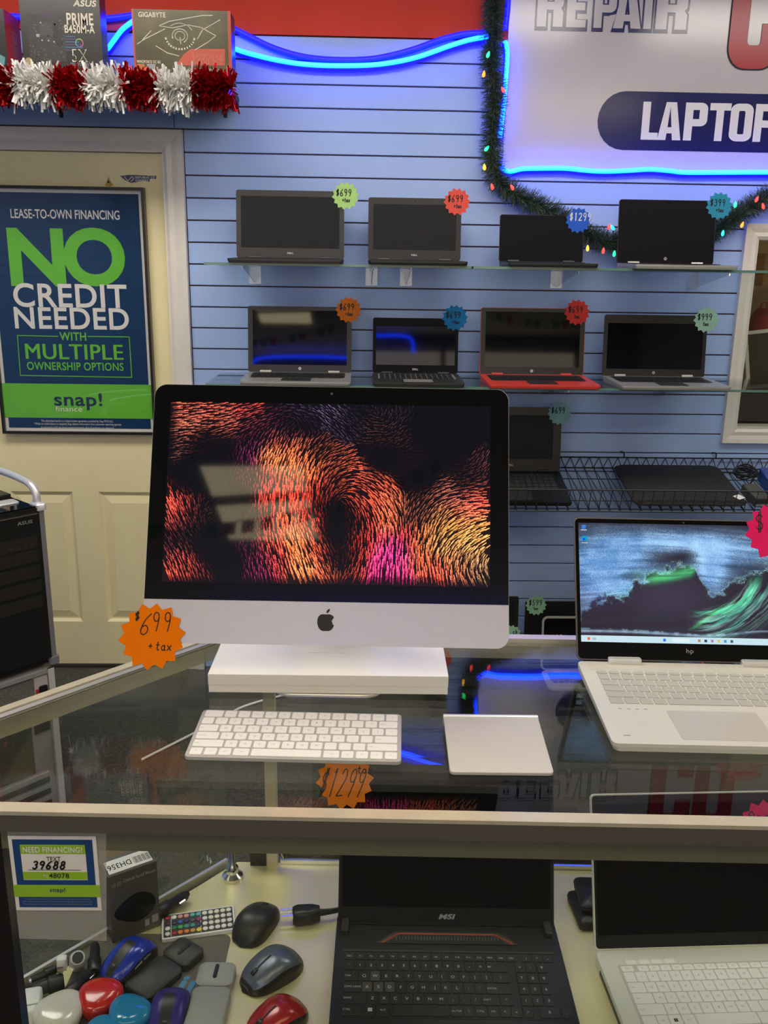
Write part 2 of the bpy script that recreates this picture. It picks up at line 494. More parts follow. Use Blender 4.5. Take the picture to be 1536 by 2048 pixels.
# something for it to stand on, below the pane line
pb = thing('parts_bin', 'dark bin of odds and ends below the leaning pale picture frame', 'bin', (1.72, W + .21, WZ0 + .004))
MB().box(-.22, .3, -.085, -.075, 0, .12).box(-.22, .3, .085, .095, 0, .12).box(-.22, -.21, -.075, .085, 0, .12).box(.29, .3, -.075, .085, 0, .12).box(-.22, .3, -.085, .095, 0, .008).build('bin_shell', M_dark_pl, pb)
MB().box(-.22, .3, -.085, .095, .12, .137).build('bin_lid', M_black_pl, pb)

# ------------------------------------------------------------------ ceiling lamps (the room's own light, and one added for the back room)
M_tray = mat('lamp_tray', (.75, .75, .72), .5, noise=.02)
LAMPS = [(-1.4, -.05, 'in front of the counter, left', PANEL_FRONT, 1), (0, -.05, 'in front of the counter, middle', PANEL_FRONT, 1), (1.4, -.05, 'in front of the counter, right', PANEL_FRONT, 1),
         (-1.1, 2.05, 'behind the counter, nearest the door', PANEL_WALL * 1.45, 1), (.45, 2.05, 'behind the counter, middle', PANEL_WALL, 1), (2.0, 2.05, 'behind the counter, nearest the signboard', PANEL_WALL, 1),
         (-.68, -1.36, 'small square one, over the customers', PANEL_DIM, 2), (2.0, W + .75, 'added to light the room behind the white framed opening', PANEL_DIM * .8, 2)]  # last panel is added to brighten the back room
for x, y, s, st_, al in LAMPS:
    l = thing('ceiling_light', 'white ceiling light panel ' + s, 'ceiling light', (x, y, CEIL), (0, 0, PI / 2 if al == 1 else 0), group='ceiling light panels')
    hx, hy = (.235, .36) if al == 2 else (.30, .60)
    MB().box(-hx, hx, -hy, hy, -.012, -.006).build('diffuser', mat('lamp_diffuser_%d' % int(st_ * 10), (.9, .9, .88), .5, emit=PANEL_COLOR_WALL if y == 2.05 else PANEL_COLOR, estr=st_), l)
    for b in ((-hx - .03, hx + .03, -hy - .03, -hy), (-hx - .03, hx + .03, hy, hy + .03), (-hx - .03, -hx, -hy, hy), (hx, hx + .03, -hy, hy)):
        MB().box(*b, -.02, 0).build('frame', M_tray, l)
    if al == 2: MB().box(-hx - .03, hx + .03, -.03, .03, -.04, -.02, Matrix.Translation((0, .09, 0)) @ Matrix.Rotation(.12, 4, 'Z')).build('cross_bar', M_black_pl, l)
# added window behind the camera: glowing panes fill the front faces
sw = struct(link('fill_window', None, None, (0.2, Y0, 0)))
for k in range(3): MB().box(-2.2 + 1.47 * k, -.79 + 1.47 * k, .001, .006, 1.45, 2.6).build('frosted_pane', mat('frosted_fill_glow', (.8, .8, .8), .6, emit=(1, .88, .60), estr=WINDOW_FILL), sw)
for k in range(4): MB().box(-2.26 + 1.47 * k, -2.2 + 1.47 * k, 0, .04, 1.39, 2.66).build('mullion', M_tray, sw)
for z in (1.39, 2.6): MB().box(-2.2, 2.21, 0, .04, z, z + .06).build('window_rail', M_tray, sw)
# ================================================================== WALL: poster, sign, shelf with boxes, tinsel, neon, garland
def flat_poly(mb, pts, y, th=.0006):
    return mb.prism([(p[0], p[1]) for p in pts], 0, th, Matrix.Translation((0, y, 0)) @ FRONT)

# ---- framed poster on the door
PYO = W - .012
def wp(px, py, y): q = atY(px, py, y); return q.x, q.z
tl = atY(0, 374, PYO); brp = atY(313, 868, PYO)
PX0, PX1, PZ0, PZ1 = -1.352, -.773, .972, 1.862
poster = thing('framed_poster', 'black framed navy and green lease-to-own financing poster on the ivory door', 'poster', ((PX0 + PX1) / 2, W + .010, PZ0))
pc = (PX0 + PX1) / 2
def P(px, py): q = atY(px, py, PYO); return q.x - pc, q.z - PZ0
pw, ph = (PX1 - PX0) / 2, PZ1 - PZ0
M_fr = mat('black_poster_frame', (.012, .011, .010), .3, noise=.05)
for nm, b in (('frame_rail', (-pw, pw, 0, .010)), ('frame_rail', (-pw, pw, ph - .010, ph)), ('frame_stile', (-pw, -pw + .010, .010, ph - .010)), ('frame_stile', (pw - .010, pw, .010, ph - .010))):
    MB().box(b[0], b[1], -.030, 0, b[2], b[3]).build(nm, M_fr, poster)
MB().box(-pw + .008, pw - .008, -.016, -.004, .008, ph - .008).build('mat_board', M_print_white, poster)
M_navy = mat('navy_print', (.005, .042, .125), .5, noise=.06, spec=.2)
M_green = mat('green_print', (.155, .56, .05), .5, noise=.03, spec=.2)
yb = -.0165
MB().box(-pw + .022, pw - .022, yb - .001, yb, .022, ph - .022).build('printed_sheet', M_navy, poster)
y2 = yb - .0015
ban = MB(); (ax, az), (bx, bz) = P(0, 835), P(300, 770)
ban.box(-pw + .010, pw - .010, y2, yb - .001, az, bz); ban.build('green_band', M_green, poster)
def ptext(nm, t, m, pxl, pyb, pxr, pyt, bold, dy=0):
    x0, z0 = P(pxl, pyb); x1, z1 = P(pxr, pyt)
    q_ = MB()
    if bold < 0:      # heavier stroke by overprinting with small shifts
        for k_, sx_ in enumerate((-1, -.33, .33, 1)): put_text(q_, t, xz(x0 - sx_ * bold, x1 - sx_ * bold, z0, z1, y2 - .0005 - dy - k_ * 6e-5))
        return q_.build(nm, m, poster)
    return put_text(q_, t, xz(x0, x1, z0, z1, y2 - .0005 - dy), bold).build(nm, m, poster)
ptext('headline_lettering', 'LEASE-TO-OWN FINANCING', M_print_white, 21, 436, 238, 421, .012)
no = MB()
for t, a, b in (('N', 22, 124), ('O', 131, 246)):
    x0, z0 = P(a, 572); x1, z1 = P(b, 457 if t == 'N' else 456); put_text(no, t, xz(x0, x1, z0, z1, y2 - (.0004 if t == 'N' else .0007)), .034)
no.build('big_word_lettering', M_green, poster)
ptext('credit_lettering', 'CREDIT', M_print_white, 28, 614, 252, 569, .018, .0006)
ptext('needed_lettering', 'NEEDED', M_print_white, 30, 657, 256, 617, .018, .0006)
ptext('with_lettering', 'WITH', M_green, 119, 681, 171, 665, .02)
ptext('multiple_lettering', 'MULTIPLE', M_green, 52, 718, 244, 690, -.0016)
ptext('options_lettering', 'OWNERSHIP OPTIONS', M_green, 54, 740, 246, 726, .015)
bxl = MB()
def pl(a, b): bxl.strokes([[P(*a), P(*b)]], .0016, lambda x, z: (x, y2 - .0003, z))
for a, b in (((34, 671), (115, 673)), ((175, 673), (258, 674)), ((34, 671), (40, 751)), ((258, 674), (263, 755)), ((40, 751), (263, 755))): pl(a, b)
bxl.build('outline_rule', M_green, poster)
M_navy_t = mat('navy_lettering', (.008, .035, .085), .45, noise=.03)
ptext('brand_lettering', 'snap!', M_navy_t, 109, 820, 203, 786, .02)
ptext('brand_small_lettering', 'finance', M_print_white, 111, 823, 163, 813, .0)
fine = MB()
for t, a, b, c in (('The advertised service is a lease-to-own agreement provided by Snap RTO LLC.', 82, 226, 843), ('*While no credit history is required, Snap obtains information from consumer reporting agencies', 68, 242, 849), ('in connection with the lease-to-own application. Not all applicants are approved.', 82, 228, 856)):
    x0, z0 = P(a, c + 2); x1, z1 = P(b, c - 2); put_text(fine, t, xz(x0, x1, z0, z1, y2 - .0003))
fine.build('fine_print', M_print_white, poster)
MB().box(-pw + .009, pw - .009, -.0245, -.0240, .009, ph - .009).build('glazing', glass_mat('poster_glazing', (.97, .97, .97), f0=.025), poster)

# stickers on the door head
DYF = W + .0118
st = thing('sticker', 'navy swoosh gaming sticker on the door above the poster', 'sticker', (atY(276, 357, DYF).x, DYF, atY(276, 357, DYF).z))
M_stk = mat('navy_sticker', (.045, .055, .14), .4, noise=.1)
def S(px, py, o=st): q = atY(px, py, DYF); return q.x - o.location.x, q.z - o.location.z
m = MB(); flat_poly(m, [S(240, 352), S(250, 360), S(262, 366), S(275, 364), S(286, 361), S(299, 364), S(300, 358), S(312, 358), S(313, 352), S(270, 350), S(256, 350)], 0); m.build('decal', M_stk, st)
m = MB()
(x0, z0), (x1, z1) = S(271, 357), S(310, 353); put_text(m, 'REPUBLIC OF', xz(x0, x1, z0, z1, -.0012), .01)
(x0, z0), (x1, z1) = S(271, 363), S(297, 359); put_text(m, 'GAMERS', xz(x0, x1, z0, z1, -.0012), .01)
m.strokes([[S(249, 353), S(256, 362), S(264, 353), S(268, 357), S(262, 363)]], .001, lambda x, z: (x, -.0012, z)); m.build('sticker_lettering', M_print_white, st)
sp = thing('small_sticker', 'tiny yellow and black sticker above the poster on the door', 'sticker', (atY(217, 364, DYF).x, DYF, atY(217, 364, DYF).z))
m = MB(); flat_poly(m, [S(217, 353, sp), S(222, 364, sp), S(227, 370, sp), S(222, 373, sp), S(213, 373, sp), S(209, 370, sp), S(213, 364, sp)][::-1], 0); m.build('decal', mat('yellow_sticker', (.5, .34, .06), .5, noise=.2), sp)
m = MB(); flat_poly(m, [S(217, 360, sp), S(220, 366, sp), S(214, 366, sp)][::-1], -.001); m.build('decal_mark', M_print_black, sp)

# ---- sign board
SY = W - .008
sx0, sz0 = .505, 1.948
sign = thing('sign_board', 'large white shop sign with navy and red lettering', 'sign', (sx0, SY, sz0))
M_sign = mat('white_sign_face', (.61, .57, .55), .16, noise=.01, spec=.8)
MB().rbox(2.1, .79, 0, .008, .006, 0, 1.05, .395, 4, Matrix.Translation((0, .008, 0)) @ FRONT).build('panel', M_sign, sign)
def G(px, py): q = atY(px, py, SY); return q.x - sx0, q.z - sz0
M_signnavy = mat('sign_navy', (.010, .012, .10), .16, noise=.02, spec=.8)
M_signred = mat('sign_red', (.46, .012, .03), .22, noise=.02)
# pill
(pl_x, pz_m) = G(1195, 240); pz0 = G(1240, 300)[1]; pz1 = G(1240, 182)[1]; rr = (pz1 - pz0) / 2
out = []
for k in range(13): a = PI / 2 + PI * k / 12; out.append((pl_x + rr + rr * math.cos(a), (pz0 + pz1) / 2 + rr * math.sin(a)))
out += [(1.85, pz0), (1.85, pz1)]
m = MB(); flat_poly(m, out, 0, .0008); m.build('pill_print', M_signnavy, sign)
# heavy condensed block letters
def block(t):
    B = .27
    if t == 'L': return [[(B/2, 1), (B/2, 0)], [(0, B*.36), (.72, B*.36)]]
def blk_polys(t):
    s = .36   # stem width in a 1-wide box
    h = .19   # bar height
    q = lambda x0, y0, x1, y1: [(x0, y0), (x1, y0), (x1, y1), (x0, y1)]
    def bowl(y0, y1, x0=s, x1=1.0, th=s, tv=h):
        ro = .30; n = 6; o = []; i = []
        oy = min(.16, (y1 - y0) / 2)
        for k in range(n + 1):
            a = -90 + 90 * k / n; o.append((x1 - ro + ro * math.cos(math.radians(a)), y0 + oy + oy * math.sin(math.radians(a))))
        for k in range(n + 1):
            a = 90 * k / n; o.append((x1 - ro + ro * math.cos(math.radians(a)), y1 - oy + oy * math.sin(math.radians(a))))
        xi = x1 - th; res = [[(x0, y0), (xi, y0), (xi, y0 + tv), (x0, y0 + tv)], [(x0, y1 - tv), (xi, y1 - tv), (xi, y1), (x0, y1)]]
        res.append([(xi, y0)] + o + [(xi, y1)])
        return res
    if t == 'L': return [q(0, 0, s, 1), q(s, 0, .78, h)]
    if t == 'I': return [q(0, 0, s, 1)]
    if t == 'E': return [q(0, 0, s, 1), q(s, 0, .8, h), q(s, .42, .74, .42 + h), q(s, 1 - h, .8, 1)]
    if t == 'T': return [q(.5 - s / 2, 0, .5 + s / 2, 1 - h), q(0, 1 - h, 1, 1)]
    if t == 'P': return [q(0, 0, s, 1)] + bowl(.38, 1)
    if t == 'R': return [q(0, 0, s, 1)] + bowl(.42, 1) + [[(.62, 0), (1.0, 0), (1.0, .36), (.9, .48), (.62, .48)]]
    if t == 'A': return [[(0, 0), (s, 0), (.48, 1), (.28, 1)], [(1.0 - s, 0), (1.0, 0), (.72, 1), (.44, 1)], q(.28, .18, .72, .34)]
    def ringpoly(gap):
        n = 7; res = []; ro = .36; oy = .18; th = s
        oo = []; ii = []
        for cxs, cys, a0 in ((1, 1, 0), (-1, 1, 90), (-1, -1, 180), (1, -1, 270)):
            for k in range(n + 1):
                a = math.radians(a0 + 90 * k / n)
                ox = (1 - ro) if cxs > 0 else ro; oyy = (1 - oy) if cys > 0 else oy
                oo.append((ox + ro * math.cos(a), oyy + oy * math.sin(a)))
                ix = (1 - th - .06) if cxs > 0 else th + .06; iy = (1 - h - .04) if cys > 0 else h + .04
                ii.append((ix + .06 * math.cos(a), iy + .04 * math.sin(a)))
        N = len(oo)
        for k in range(N):
            j = (k + 1) % N
            if gap and (k == N - 1): continue
            res.append([oo[k], oo[j], ii[j], ii[k]])
        return res
    if t == 'O': return ringpoly(False)
    if t == 'C': return ringpoly(True) + [q(1 - s, .64, 1, .84), q(1 - s, .16, 1, .36)]
    return []
def blk(mb, t, x0, x1, z0, z1, y, grow=0.):
    for kk, pgn in enumerate(blk_polys(t)):
        pts = [(x0 + u * (x1 - x0), z0 + v * (z1 - z0)) for u, v in pgn]
        if grow:
            cx = sum(p[0] for p in pts) / len(pts); cz = sum(p[1] for p in pts) / len(pts)
            pts = [(p[0] + math.copysign(grow, p[0] - cx), p[1] + math.copysign(grow, p[1] - cz)) for p in pts]
        mb.add([(p[0], y - kk * 4e-5, p[1]) for p in pts], [tuple(range(len(pts)))])
    return mb
z0, z1 = G(1320, 280)[1], G(1320, 204)[1]
m = MB()
for t, a, b in (('L', 1284, 1327), ('A', 1317, 1364), ('P', 1369, 1414), ('T', 1418, 1460), ('O', 1460, 1505), ('P', 1509, 1552)):
    x0 = G(a, 240)[0]; x1 = G(b, 240)[0]
    blk(m, t, x0, x1, z0, z1, -.0014)
m.build('laptop_lettering', M_print_white, sign)
sh = MB()
zb_, zt_ = G(1200, 56)[1], G(1200, -26)[1]
mm = MB()
for t, a, b in (('R', 1074, 1126), ('E', 1133, 1182), ('P', 1188, 1222), ('A', 1227, 1283), ('I', 1288, 1330), ('R', 1312, 1374)):
    sl = .0
    x0 = G(a, 30)[0]; x1 = G(b, 30)[0]
    if t == 'P': x1 = G(1232, 30)[0]
    blk(sh, t, x0, x1, zb_ - .006, zt_, -.0010, .0065)
    blk(mm, t, x0, x1, zb_, zt_, -.0016)
sh.build('repair_outline', M_signnavy, sign); mm.build('repair_lettering', M_sign, sign)
# big red letter C with pale core and dark edge
x0, z0 = G(1452, 137); z1 = G(1452, -120)[1]; x1 = x0 + .175
m = MB(); blk(m, 'C', x0 - .003, x1 + .003, z0 - .003, z1 + .003, -.0008, .002); m.build('letter_edge', M_print_black, sign)
m = MB(); blk(m, 'C', x0, x1, z0, z1, -.0013); m.build('red_lettering', M_signred, sign)
x2 = x1 + .015
m = MB()
for t in 'OMPUTER':
    if t in 'O': blk(m, t, x2, x2 + .175, z0, z1, -.0013); x2 += .19
m.build('red_lettering', M_signred, sign)

# ---- black shelf with boxes, top left
SHF = 3.05; SHZ = 2.165
bsh = thing('wall_shelf', 'black wall shelf over the door carrying the boxes, trimmed with tinsel', 'shelf', (-1.0, W, SHZ))
M_shelf = mat('black_shelf', (.015, .014, .014), .5, noise=.1)
MB().box(-.85, .572, -(W - SHF), 0, -.012, 0).build('board', M_shelf, bsh)
for pxx in (113, 444):
    a = atY(pxx, 175, SHF + .01); b = atY(pxx, 235, SHF + .01)
    x = a.x + 1.0; zz = b.z - SHZ
    MB().tube([(x, -(W - SHF) + .015, -.012), (x + .006, -(W - SHF) + .01, zz), (x + .010, -(W - SHF) + .012, zz), (x + .012, -(W - SHF) + .03, -.012)], .004, 6).build('shelf_bracket', M_wire, bsh, True)
    MB().box(x - .006, x + .014, -.3, 0, -.03, -.012).build('bracket_arm', M_wire, bsh)
def retail_box(nm, lab, fx0, fx1, z0, h, fy, d, mf, ms):
    r = thing(nm, lab, 'box', ((fx0 + fx1) / 2, fy, z0), group=None)
    hw = (fx1 - fx0) / 2
    MB().box(-hw, hw, .0006, d, 0, h).build('carton', ms, r)
    MB().box(-hw, hw, -.0004, .0006, 0, h).build('front_print', mf, r)
    return r
M_boxdark = mat('dark_box_card', (.022, .019, .020), .28, noise=.08)
M_boxred = mat('red_box_card', (.66, .045, .03), .35, noise=.04)
BZ = SHZ + .001
# motherboard box
fy = 3.11
xa, xb = atY(42, 60, fy).x, atY(202, 60, fy).x
hb = 0.262
mb1 = retail_box('motherboard_box', 'tall black motherboard box reading PRIME, between the red-sided and the graphics card box', xa, xb, BZ, hb, fy, .07, M_boxdark, M_boxdark)
cx = (xa + xb) / 2
def Bx(px, py, c=None, y=fy): q = atY(px, py, y); return q.x - (cx if c is None else c), q.z - BZ
def btext(par, t, m, l, b, r_, tp, bold=0., c=None, y=fy, sh=0., nm='lettering', dy=.0):
    x0, z0 = Bx(l, b, c, y); x1, z1 = Bx(r_, tp, c, y)
    f = xz(x0, x1, z0, z1, -.0012 - dy)
    return put_text(MB(), t, (lambda u, v: (f(u, v)[0] + sh * (v), f(u, v)[1], f(u, v)[2])), bold).build(nm, m, par)
M_gold = mat('pale_gold_print', (.78, .72, .55), .4, noise=.02)
btext(mb1, 'ASUS', M_gold, 146, 13, 191, 1, .03, sh=.004)
btext(mb1, 'PRIME', M_gold, 134, 50, 186, 27, .02)
btext(mb1, 'B450M-A', M_gold, 130, 66, 189, 51, .02)
btext(mb1, '5X', M_gold, 145, 124, 174, 99, .0)
btext(mb1, '5X', M_boxdark, 147, 122, 172, 101, -.01, dy=.0006)
btext(mb1, 'PROTECTION', M_print_grey, 142, 131, 178, 126, .0)
m = MB()
ring_c = Bx(159, 86)
for k in range(18):
    a0, a1 = 2 * PI * k / 18, 2 * PI * (k + 1) / 18; r0, r1 = .0125, .0105
    import colorsys
    m.add([(ring_c[0] + r * math.cos(a), -.0012, ring_c[1] + r * math.sin(a)) for r, a in ((r0, a0), (r0, a1), (r1, a1), (r1, a0))], [(0, 1, 2, 3)], None, tuple(.7 * q for q in colorsys.hsv_to_rgb(k / 18, .8, 1)))
M_cattr = bpy.data.materials.new('colour_print'); M_cattr.use_nodes = True
_b = M_cattr.node_tree.nodes['Principled BSDF']; _b.inputs['Roughness'].default_value = .4
_a = M_cattr.node_tree.nodes.new('ShaderNodeAttribute'); _a.attribute_name = 'picture'
M_cattr.node_tree.links.new(_a.outputs['Color'], _b.inputs['Base Color'])
m.build('rainbow_ring', M_cattr, mb1, attr='picture')
# printed picture of the board: small tone patches, light streaks
m = MB()
def patch(px0, py0, px1, py1, c, sk=0., lay=0):
    a = Bx(px0, py1); b = Bx(px1, py0); y = -.0009 - lay * .0001
    m.add([(a[0], y, a[1]), (b[0], y, a[1]), (b[0] + sk, y, b[1]), (a[0] + sk, y, b[1])], [(0, 1, 2, 3)], None, c)
patch(62, 30, 128, 122, (.030, .027, .028)); patch(80, 46, 104, 72, (.05, .048, .046), 0, 1); patch(108, 42, 114, 92, (.012, .011, .012), 0, 1); patch(118, 42, 124, 94, (.014, .013, .014), 0, 1)
for k in range(90):
    a = rng.uniform(58, 126); b = rng.uniform(40, 118); s = rng.uniform(1, 5); g = rng.uniform(.02, .12)
    patch(a, b, a + s, b + rng.uniform(1, 4), (g, g * .95, g * .9), 0, 2)
for a, b, s in ((73, 68, 6), (80, 44, 3), (83, 79, 3), (96, 80, 3), (107, 82, 3)): patch(a, b, a + s, b + s, (.42, .40, .34), 0, 3)
for k in range(6):
    patch(131, 72 + k * 5.5, 150 + 4 * k % 17, 74 + k * 5.5, ((.05, .12, .22), (.07, .05, .14))[k % 2], .0, 1)
patch(82, 26, 114, 34, (.055, .03, .075), .004, 1)
m.build('product_picture', M_cattr, mb1, attr='picture')
bdg = Bx(58, 124); m = MB(); m.prism([(bdg[0] + .013 * math.cos(a), bdg[1] + .013 * math.sin(a)) for a in [2 * PI * k / 20 for k in range(20)]], 0, .0006, Matrix.Translation((0, -.0006, 0)) @ FRONT); m.build('round_seal', mat('bronze_seal', (.45, .32, .14), .4, noise=.1), mb1)
# graphics card box
fy2 = 3.07
xa, xb = atY(265, 60, fy2).x, atY(462, 60, fy2).x; cx2 = (xa + xb) / 2
gz1 = atY(360, 20, fy2).z
mb2 = retail_box('graphics_card_box', 'wide graphics card box with a metallic eye picture, at the right end of the shelf', xa, xb, BZ, gz1 - BZ, fy2, .09, mat('olive_sheen_box', (.105, .092, .052), .26, .25, noise=.35, nscale=9), M_boxdark)  # lamp sheen on the front is put into the lighter base colour
Q = lambda px, py: Bx(px, py, cx2, fy2)
btext(mb2, 'GIGABYTE', M_gold, 277, 34, 331, 25, .02, cx2, fy2)
hw = (xb - xa) / 2
m = MB().box(-hw, -hw + .006, -.0012, -.0004, 0, gz1 - BZ).box(hw - .010, hw, -.0012, -.0004, 0, gz1 - BZ)
m.build('red_edge_print', mat('orange_red_print', (.50, .07, .03), .3, noise=.05), mb2)
m = MB(); pts = [Q(352, 131), Q(368, 108), Q(382, 98), Q(450, 98), Q(450, 131)]
flat_poly(m, pts, -.0004); m.build('red_panel_print', mat('orange_red_panel', (.56, .09, .05), .3, noise=.05), mb2)
M_pk = mat('pale_red_print', (.62, .18, .13), .4, noise=.03)
btext(mb2, 'RADEON RX', M_pk, 386, 118, 446, 110, .0, cx2, fy2, dy=.001); btext(mb2, '5600 XT', M_pk, 386, 129, 446, 119, .0, cx2, fy2, dy=.001)
btext(mb2, 'WINDFORCE OC 6G', M_gold, 274, 126, 321, 121, .01, cx2, fy2)
btext(mb2, 'FAN   GIGABYTE   THERMAL LINK', M_gold, 361, 142, 445, 138, .0, cx2, fy2)
m = MB(); flat_poly(m, [Q(274, 142), Q(289, 142), Q(289, 128), Q(274, 128)], -.0004); m.build('icon_print', mat('orange_icon', (.5, .16, .03), .4, noise=.3, nscale=200), mb2)
m = MB(); flat_poly(m, [Q(294, 142), Q(311, 142), Q(311, 128), Q(294, 128)], -.0004); m.build('icon_print', M_print_grey, mb2)
# metallic eye picture
m = MB()
eye = Q(360, 72)
def eyearc(r, a0, a1, wd, sx=1.2): 
    n = 14
    m.strokes([[(eye[0] + r * sx * math.cos(math.radians(a0 + (a1 - a0) * k / n)), eye[1] + r * math.sin(math.radians(a0 + (a1 - a0) * k / n))) for k in range(n + 1)]], wd, lambda x, z: (x, -.0012, z))
eyearc(.038, 190, 350, .0028); eyearc(.036, 30, 130, .0012); eyearc(.020, -60, 200, .0016); eyearc(.013, 0, 360, .0012)
for ln in ([(318, 52), (338, 43), (405, 31), (425, 31)], [(318, 52), (345, 56), (375, 50), (402, 55)], [(275, 88), (290, 78), (330, 58)], [(302, 62), (285, 80)], [(312, 92), (335, 106), (358, 112)], [(402, 55), (432, 72), (415, 85), (390, 100)], [(440, 40), (405, 60), (395, 78)], [(360, 75), (362, 88)]):
    m.strokes([[Q(*q) for q in ln]], .0011, lambda x, z: (x, -.0012, z))
m.build('eye_picture', mat('metallic_print', (.62, .60, .45), .3, noise=.2, nscale=40), mb2)
# red sided box at the left edge
fy3 = 3.068
xb = atY(12, 80, fy3).x; zt = atY(10, 17, fy3).z
mb3 = retail_box('red_sided_box', 'black box with a bright red side at the left end of the shelf', xb - .27, xb, BZ, zt - BZ, fy3, .13, M_boxdark, M_boxred)
m = MB(); vs = quad4((.1355, .03, .012), (.1355, .115, .012), (.1355, .115, .10), (.1355, .03, .10))
hz = zt - BZ
put_text(m, 'TOMAHAWK MAX II', lambda u, v: (.1355, .055 + v * .045, .03 + u * (hz - .08)), .01)
m.build('side_lettering', mat('pale_pink_print', (.75, .35, .3), .4, noise=.05), mb3)
m = MB(); flat_poly(m, [(.085, .03), (.105, .022), (.125, .03), (.128, .05), (.105, .062), (.085, .05)], -.0004); m.build('round_icon', mat('teal_icon', (.12, .32, .34), .4, noise=.1), mb3)

# ---- tinsel: shaggy foil strips round a cord, red and white by turns
def tinsel(nm, x0, x1, y, zf, r, n, m, par):
    s = MB()
    for k in range(n):
        u = rng.random(); x = x0 + (x1 - x0) * u; z = zf(x)
        a = rng.uniform(0, 2 * PI); d = Vector((rng.uniform(-.45, .45), math.cos(a), math.sin(a))).normalized()
        L = r * rng.uniform(.65, 1.15); wv = d.cross(Vector((rng.normal(), rng.normal(), rng.normal()))).normalized() * rng.uniform(.0022, .0042)
        p = Vector((x, y, z)); bend = Vector((rng.normal(), rng.normal(), rng.normal() - .5)) * .006
        q1 = p + d * L * .6; q2 = p + d * L + bend
        s.add([p - wv * .6, p + wv * .6, q1 + wv, q1 - wv, q2 + wv, q2 - wv], [(0, 1, 2, 3), (3, 2, 4, 5)])
    o = s.build(nm, m, par); o['kind'] = 'stuff'; return o
M_tin_r = mat('red_foil', (.52, .008, .012), .25, .75, noise=.3, nscale=300)
M_tin_w = mat('white_foil', (.85, .84, .80), .45, .0, noise=.04)
ty = 3.0
tz0 = atY(0, 168, ty).z; tz1 = atY(470, 180, ty).z; tx0 = atY(0, 168, ty).x; tx1 = atY(470, 180, ty).x
tf = lambda x: tz0 + (tz1 - tz0) * (x - tx0) / (tx1 - tx0) + .004 * math.sin(x * 23)
tn = thing('tinsel_garland', 'red and white tinsel garland along the front edge of the black shelf', 'tinsel', (0, 0, 0))
MB().tube([(x, ty, tf(x)) for x in np.linspace(tx0 - .5, tx1 - .01, 40)], .004, 6).build('cord', M_tin_r, tn)
for a, b, c in ((-200, 28, 'r'), (28, 110, 'w'), (110, 172, 'r'), (172, 250, 'w'), (250, 313, 'r'), (313, 388, 'w'), (388, 466, 'r')):
    xa, xb = atY(a, 172, ty).x, atY(b, 172, ty).x
    ln_ = xb - xa
    tinsel('red_strands' if c == 'r' else 'white_strands', xa + .004, xb - .004, ty, tf, .058 if c == 'r' else .064, int(ln_ * (9000 if c == 'r' else 4200)), M_tin_r if c == 'r' else M_tin_w, tn)

# ---- neon ropes
M_core = mat('neon_core', (.2, .5, .9), .4, emit=(.0, .028, 1.0), estr=NEON_BLUE)
M_jack = mat('neon_jacket', (.05, .05, .8), .4, emit=(.0, .0, 1.0), estr=2.0)
def smooth_path(pts, n=8):
    pts = [Vector(p) for p in pts]; out = []
    for i in range(len(pts) - 1):
        p0 = pts[max(i - 1, 0)]; p1 = pts[i]; p2 = pts[i + 1]; p3 = pts[min(i + 2, len(pts) - 1)]
        for k in range(n):
            t = k / n
            out.append(.5 * ((2 * p1) + (p2 - p0) * t + (2 * p0 - 5 * p1 + 4 * p2 - p3) * t * t + (3 * p1 - p0 - 3 * p2 + p3) * t ** 3))
    out.append(pts[-1]); return out
def neon(lab, pxs, y, lit=True, r=.0082, oz=-.006):
    ps = smooth_path([atY(a, b, y) for a, b in pxs])
    r0 = thing('neon_rope', lab, 'neon light', ps[0])
    loc = [p - ps[0] for p in ps]
    if lit:
        MB().tube([p + Vector((0, -.004, 0)) for p in loc], r, 10).build('glow_tube', M_core, r0, True)
        MB().tube([p + Vector((0, .006, oz)) for p in loc], r * 1.25, 10).build('jacket', M_jack, r0, True)
    else:
        MB().tube(loc, r * 1.25, 10).build('jacket', M_jack, r0, True)
    return r0
NY = W - .03
neon('bright blue neon rope sagging across the wall, lower of the two', [(466, 97), (500, 108), (560, 122), (620, 130), (690, 132), (760, 129), (830, 116), (900, 92), (940, 80), (976, 74)], NY)
neon('dimmer blue neon rope sagging just above the bright one', [(468, 58), (500, 74), (550, 97), (610, 114), (680, 120), (750, 117), (820, 101), (880, 80), (930, 68), (978, 66)], NY + .008, False)
neon('short lit neon rope bend between the two big boxes', [(204, 68), (209, 84), (214, 99), (228, 82), (245, 60), (268, 42)], NY)
neon('dim neon rope running level behind the two big boxes', [(20, 33), (110, 36), (210, 37), (268, 30)], NY + .008, False)
NS = W - .022
neon('lit neon rope down the left edge of the sign, behind garland', [(1010, 82), (1014, 100), (1014, 125), (1011, 165), (1008, 200), (1004, 240), (999, 276)], NS)
neon('unlit-looking blue rope at the upper left corner of the sign', [(1016, -60), (1016, 0), (1014, 30), (1010, 60)], NS, False)
neon('lit neon rope along the bottom edge of the sign', [(1001, 330), (1006, 338), (1020, 343), (1045, 338), (1080, 337), (1130, 337), (1170, 341), (1210, 343), (1260, 341), (1300, 339), (1340, 342), (1370, 345), (1450, 345), (1560, 345), (1800, 350)], NS)

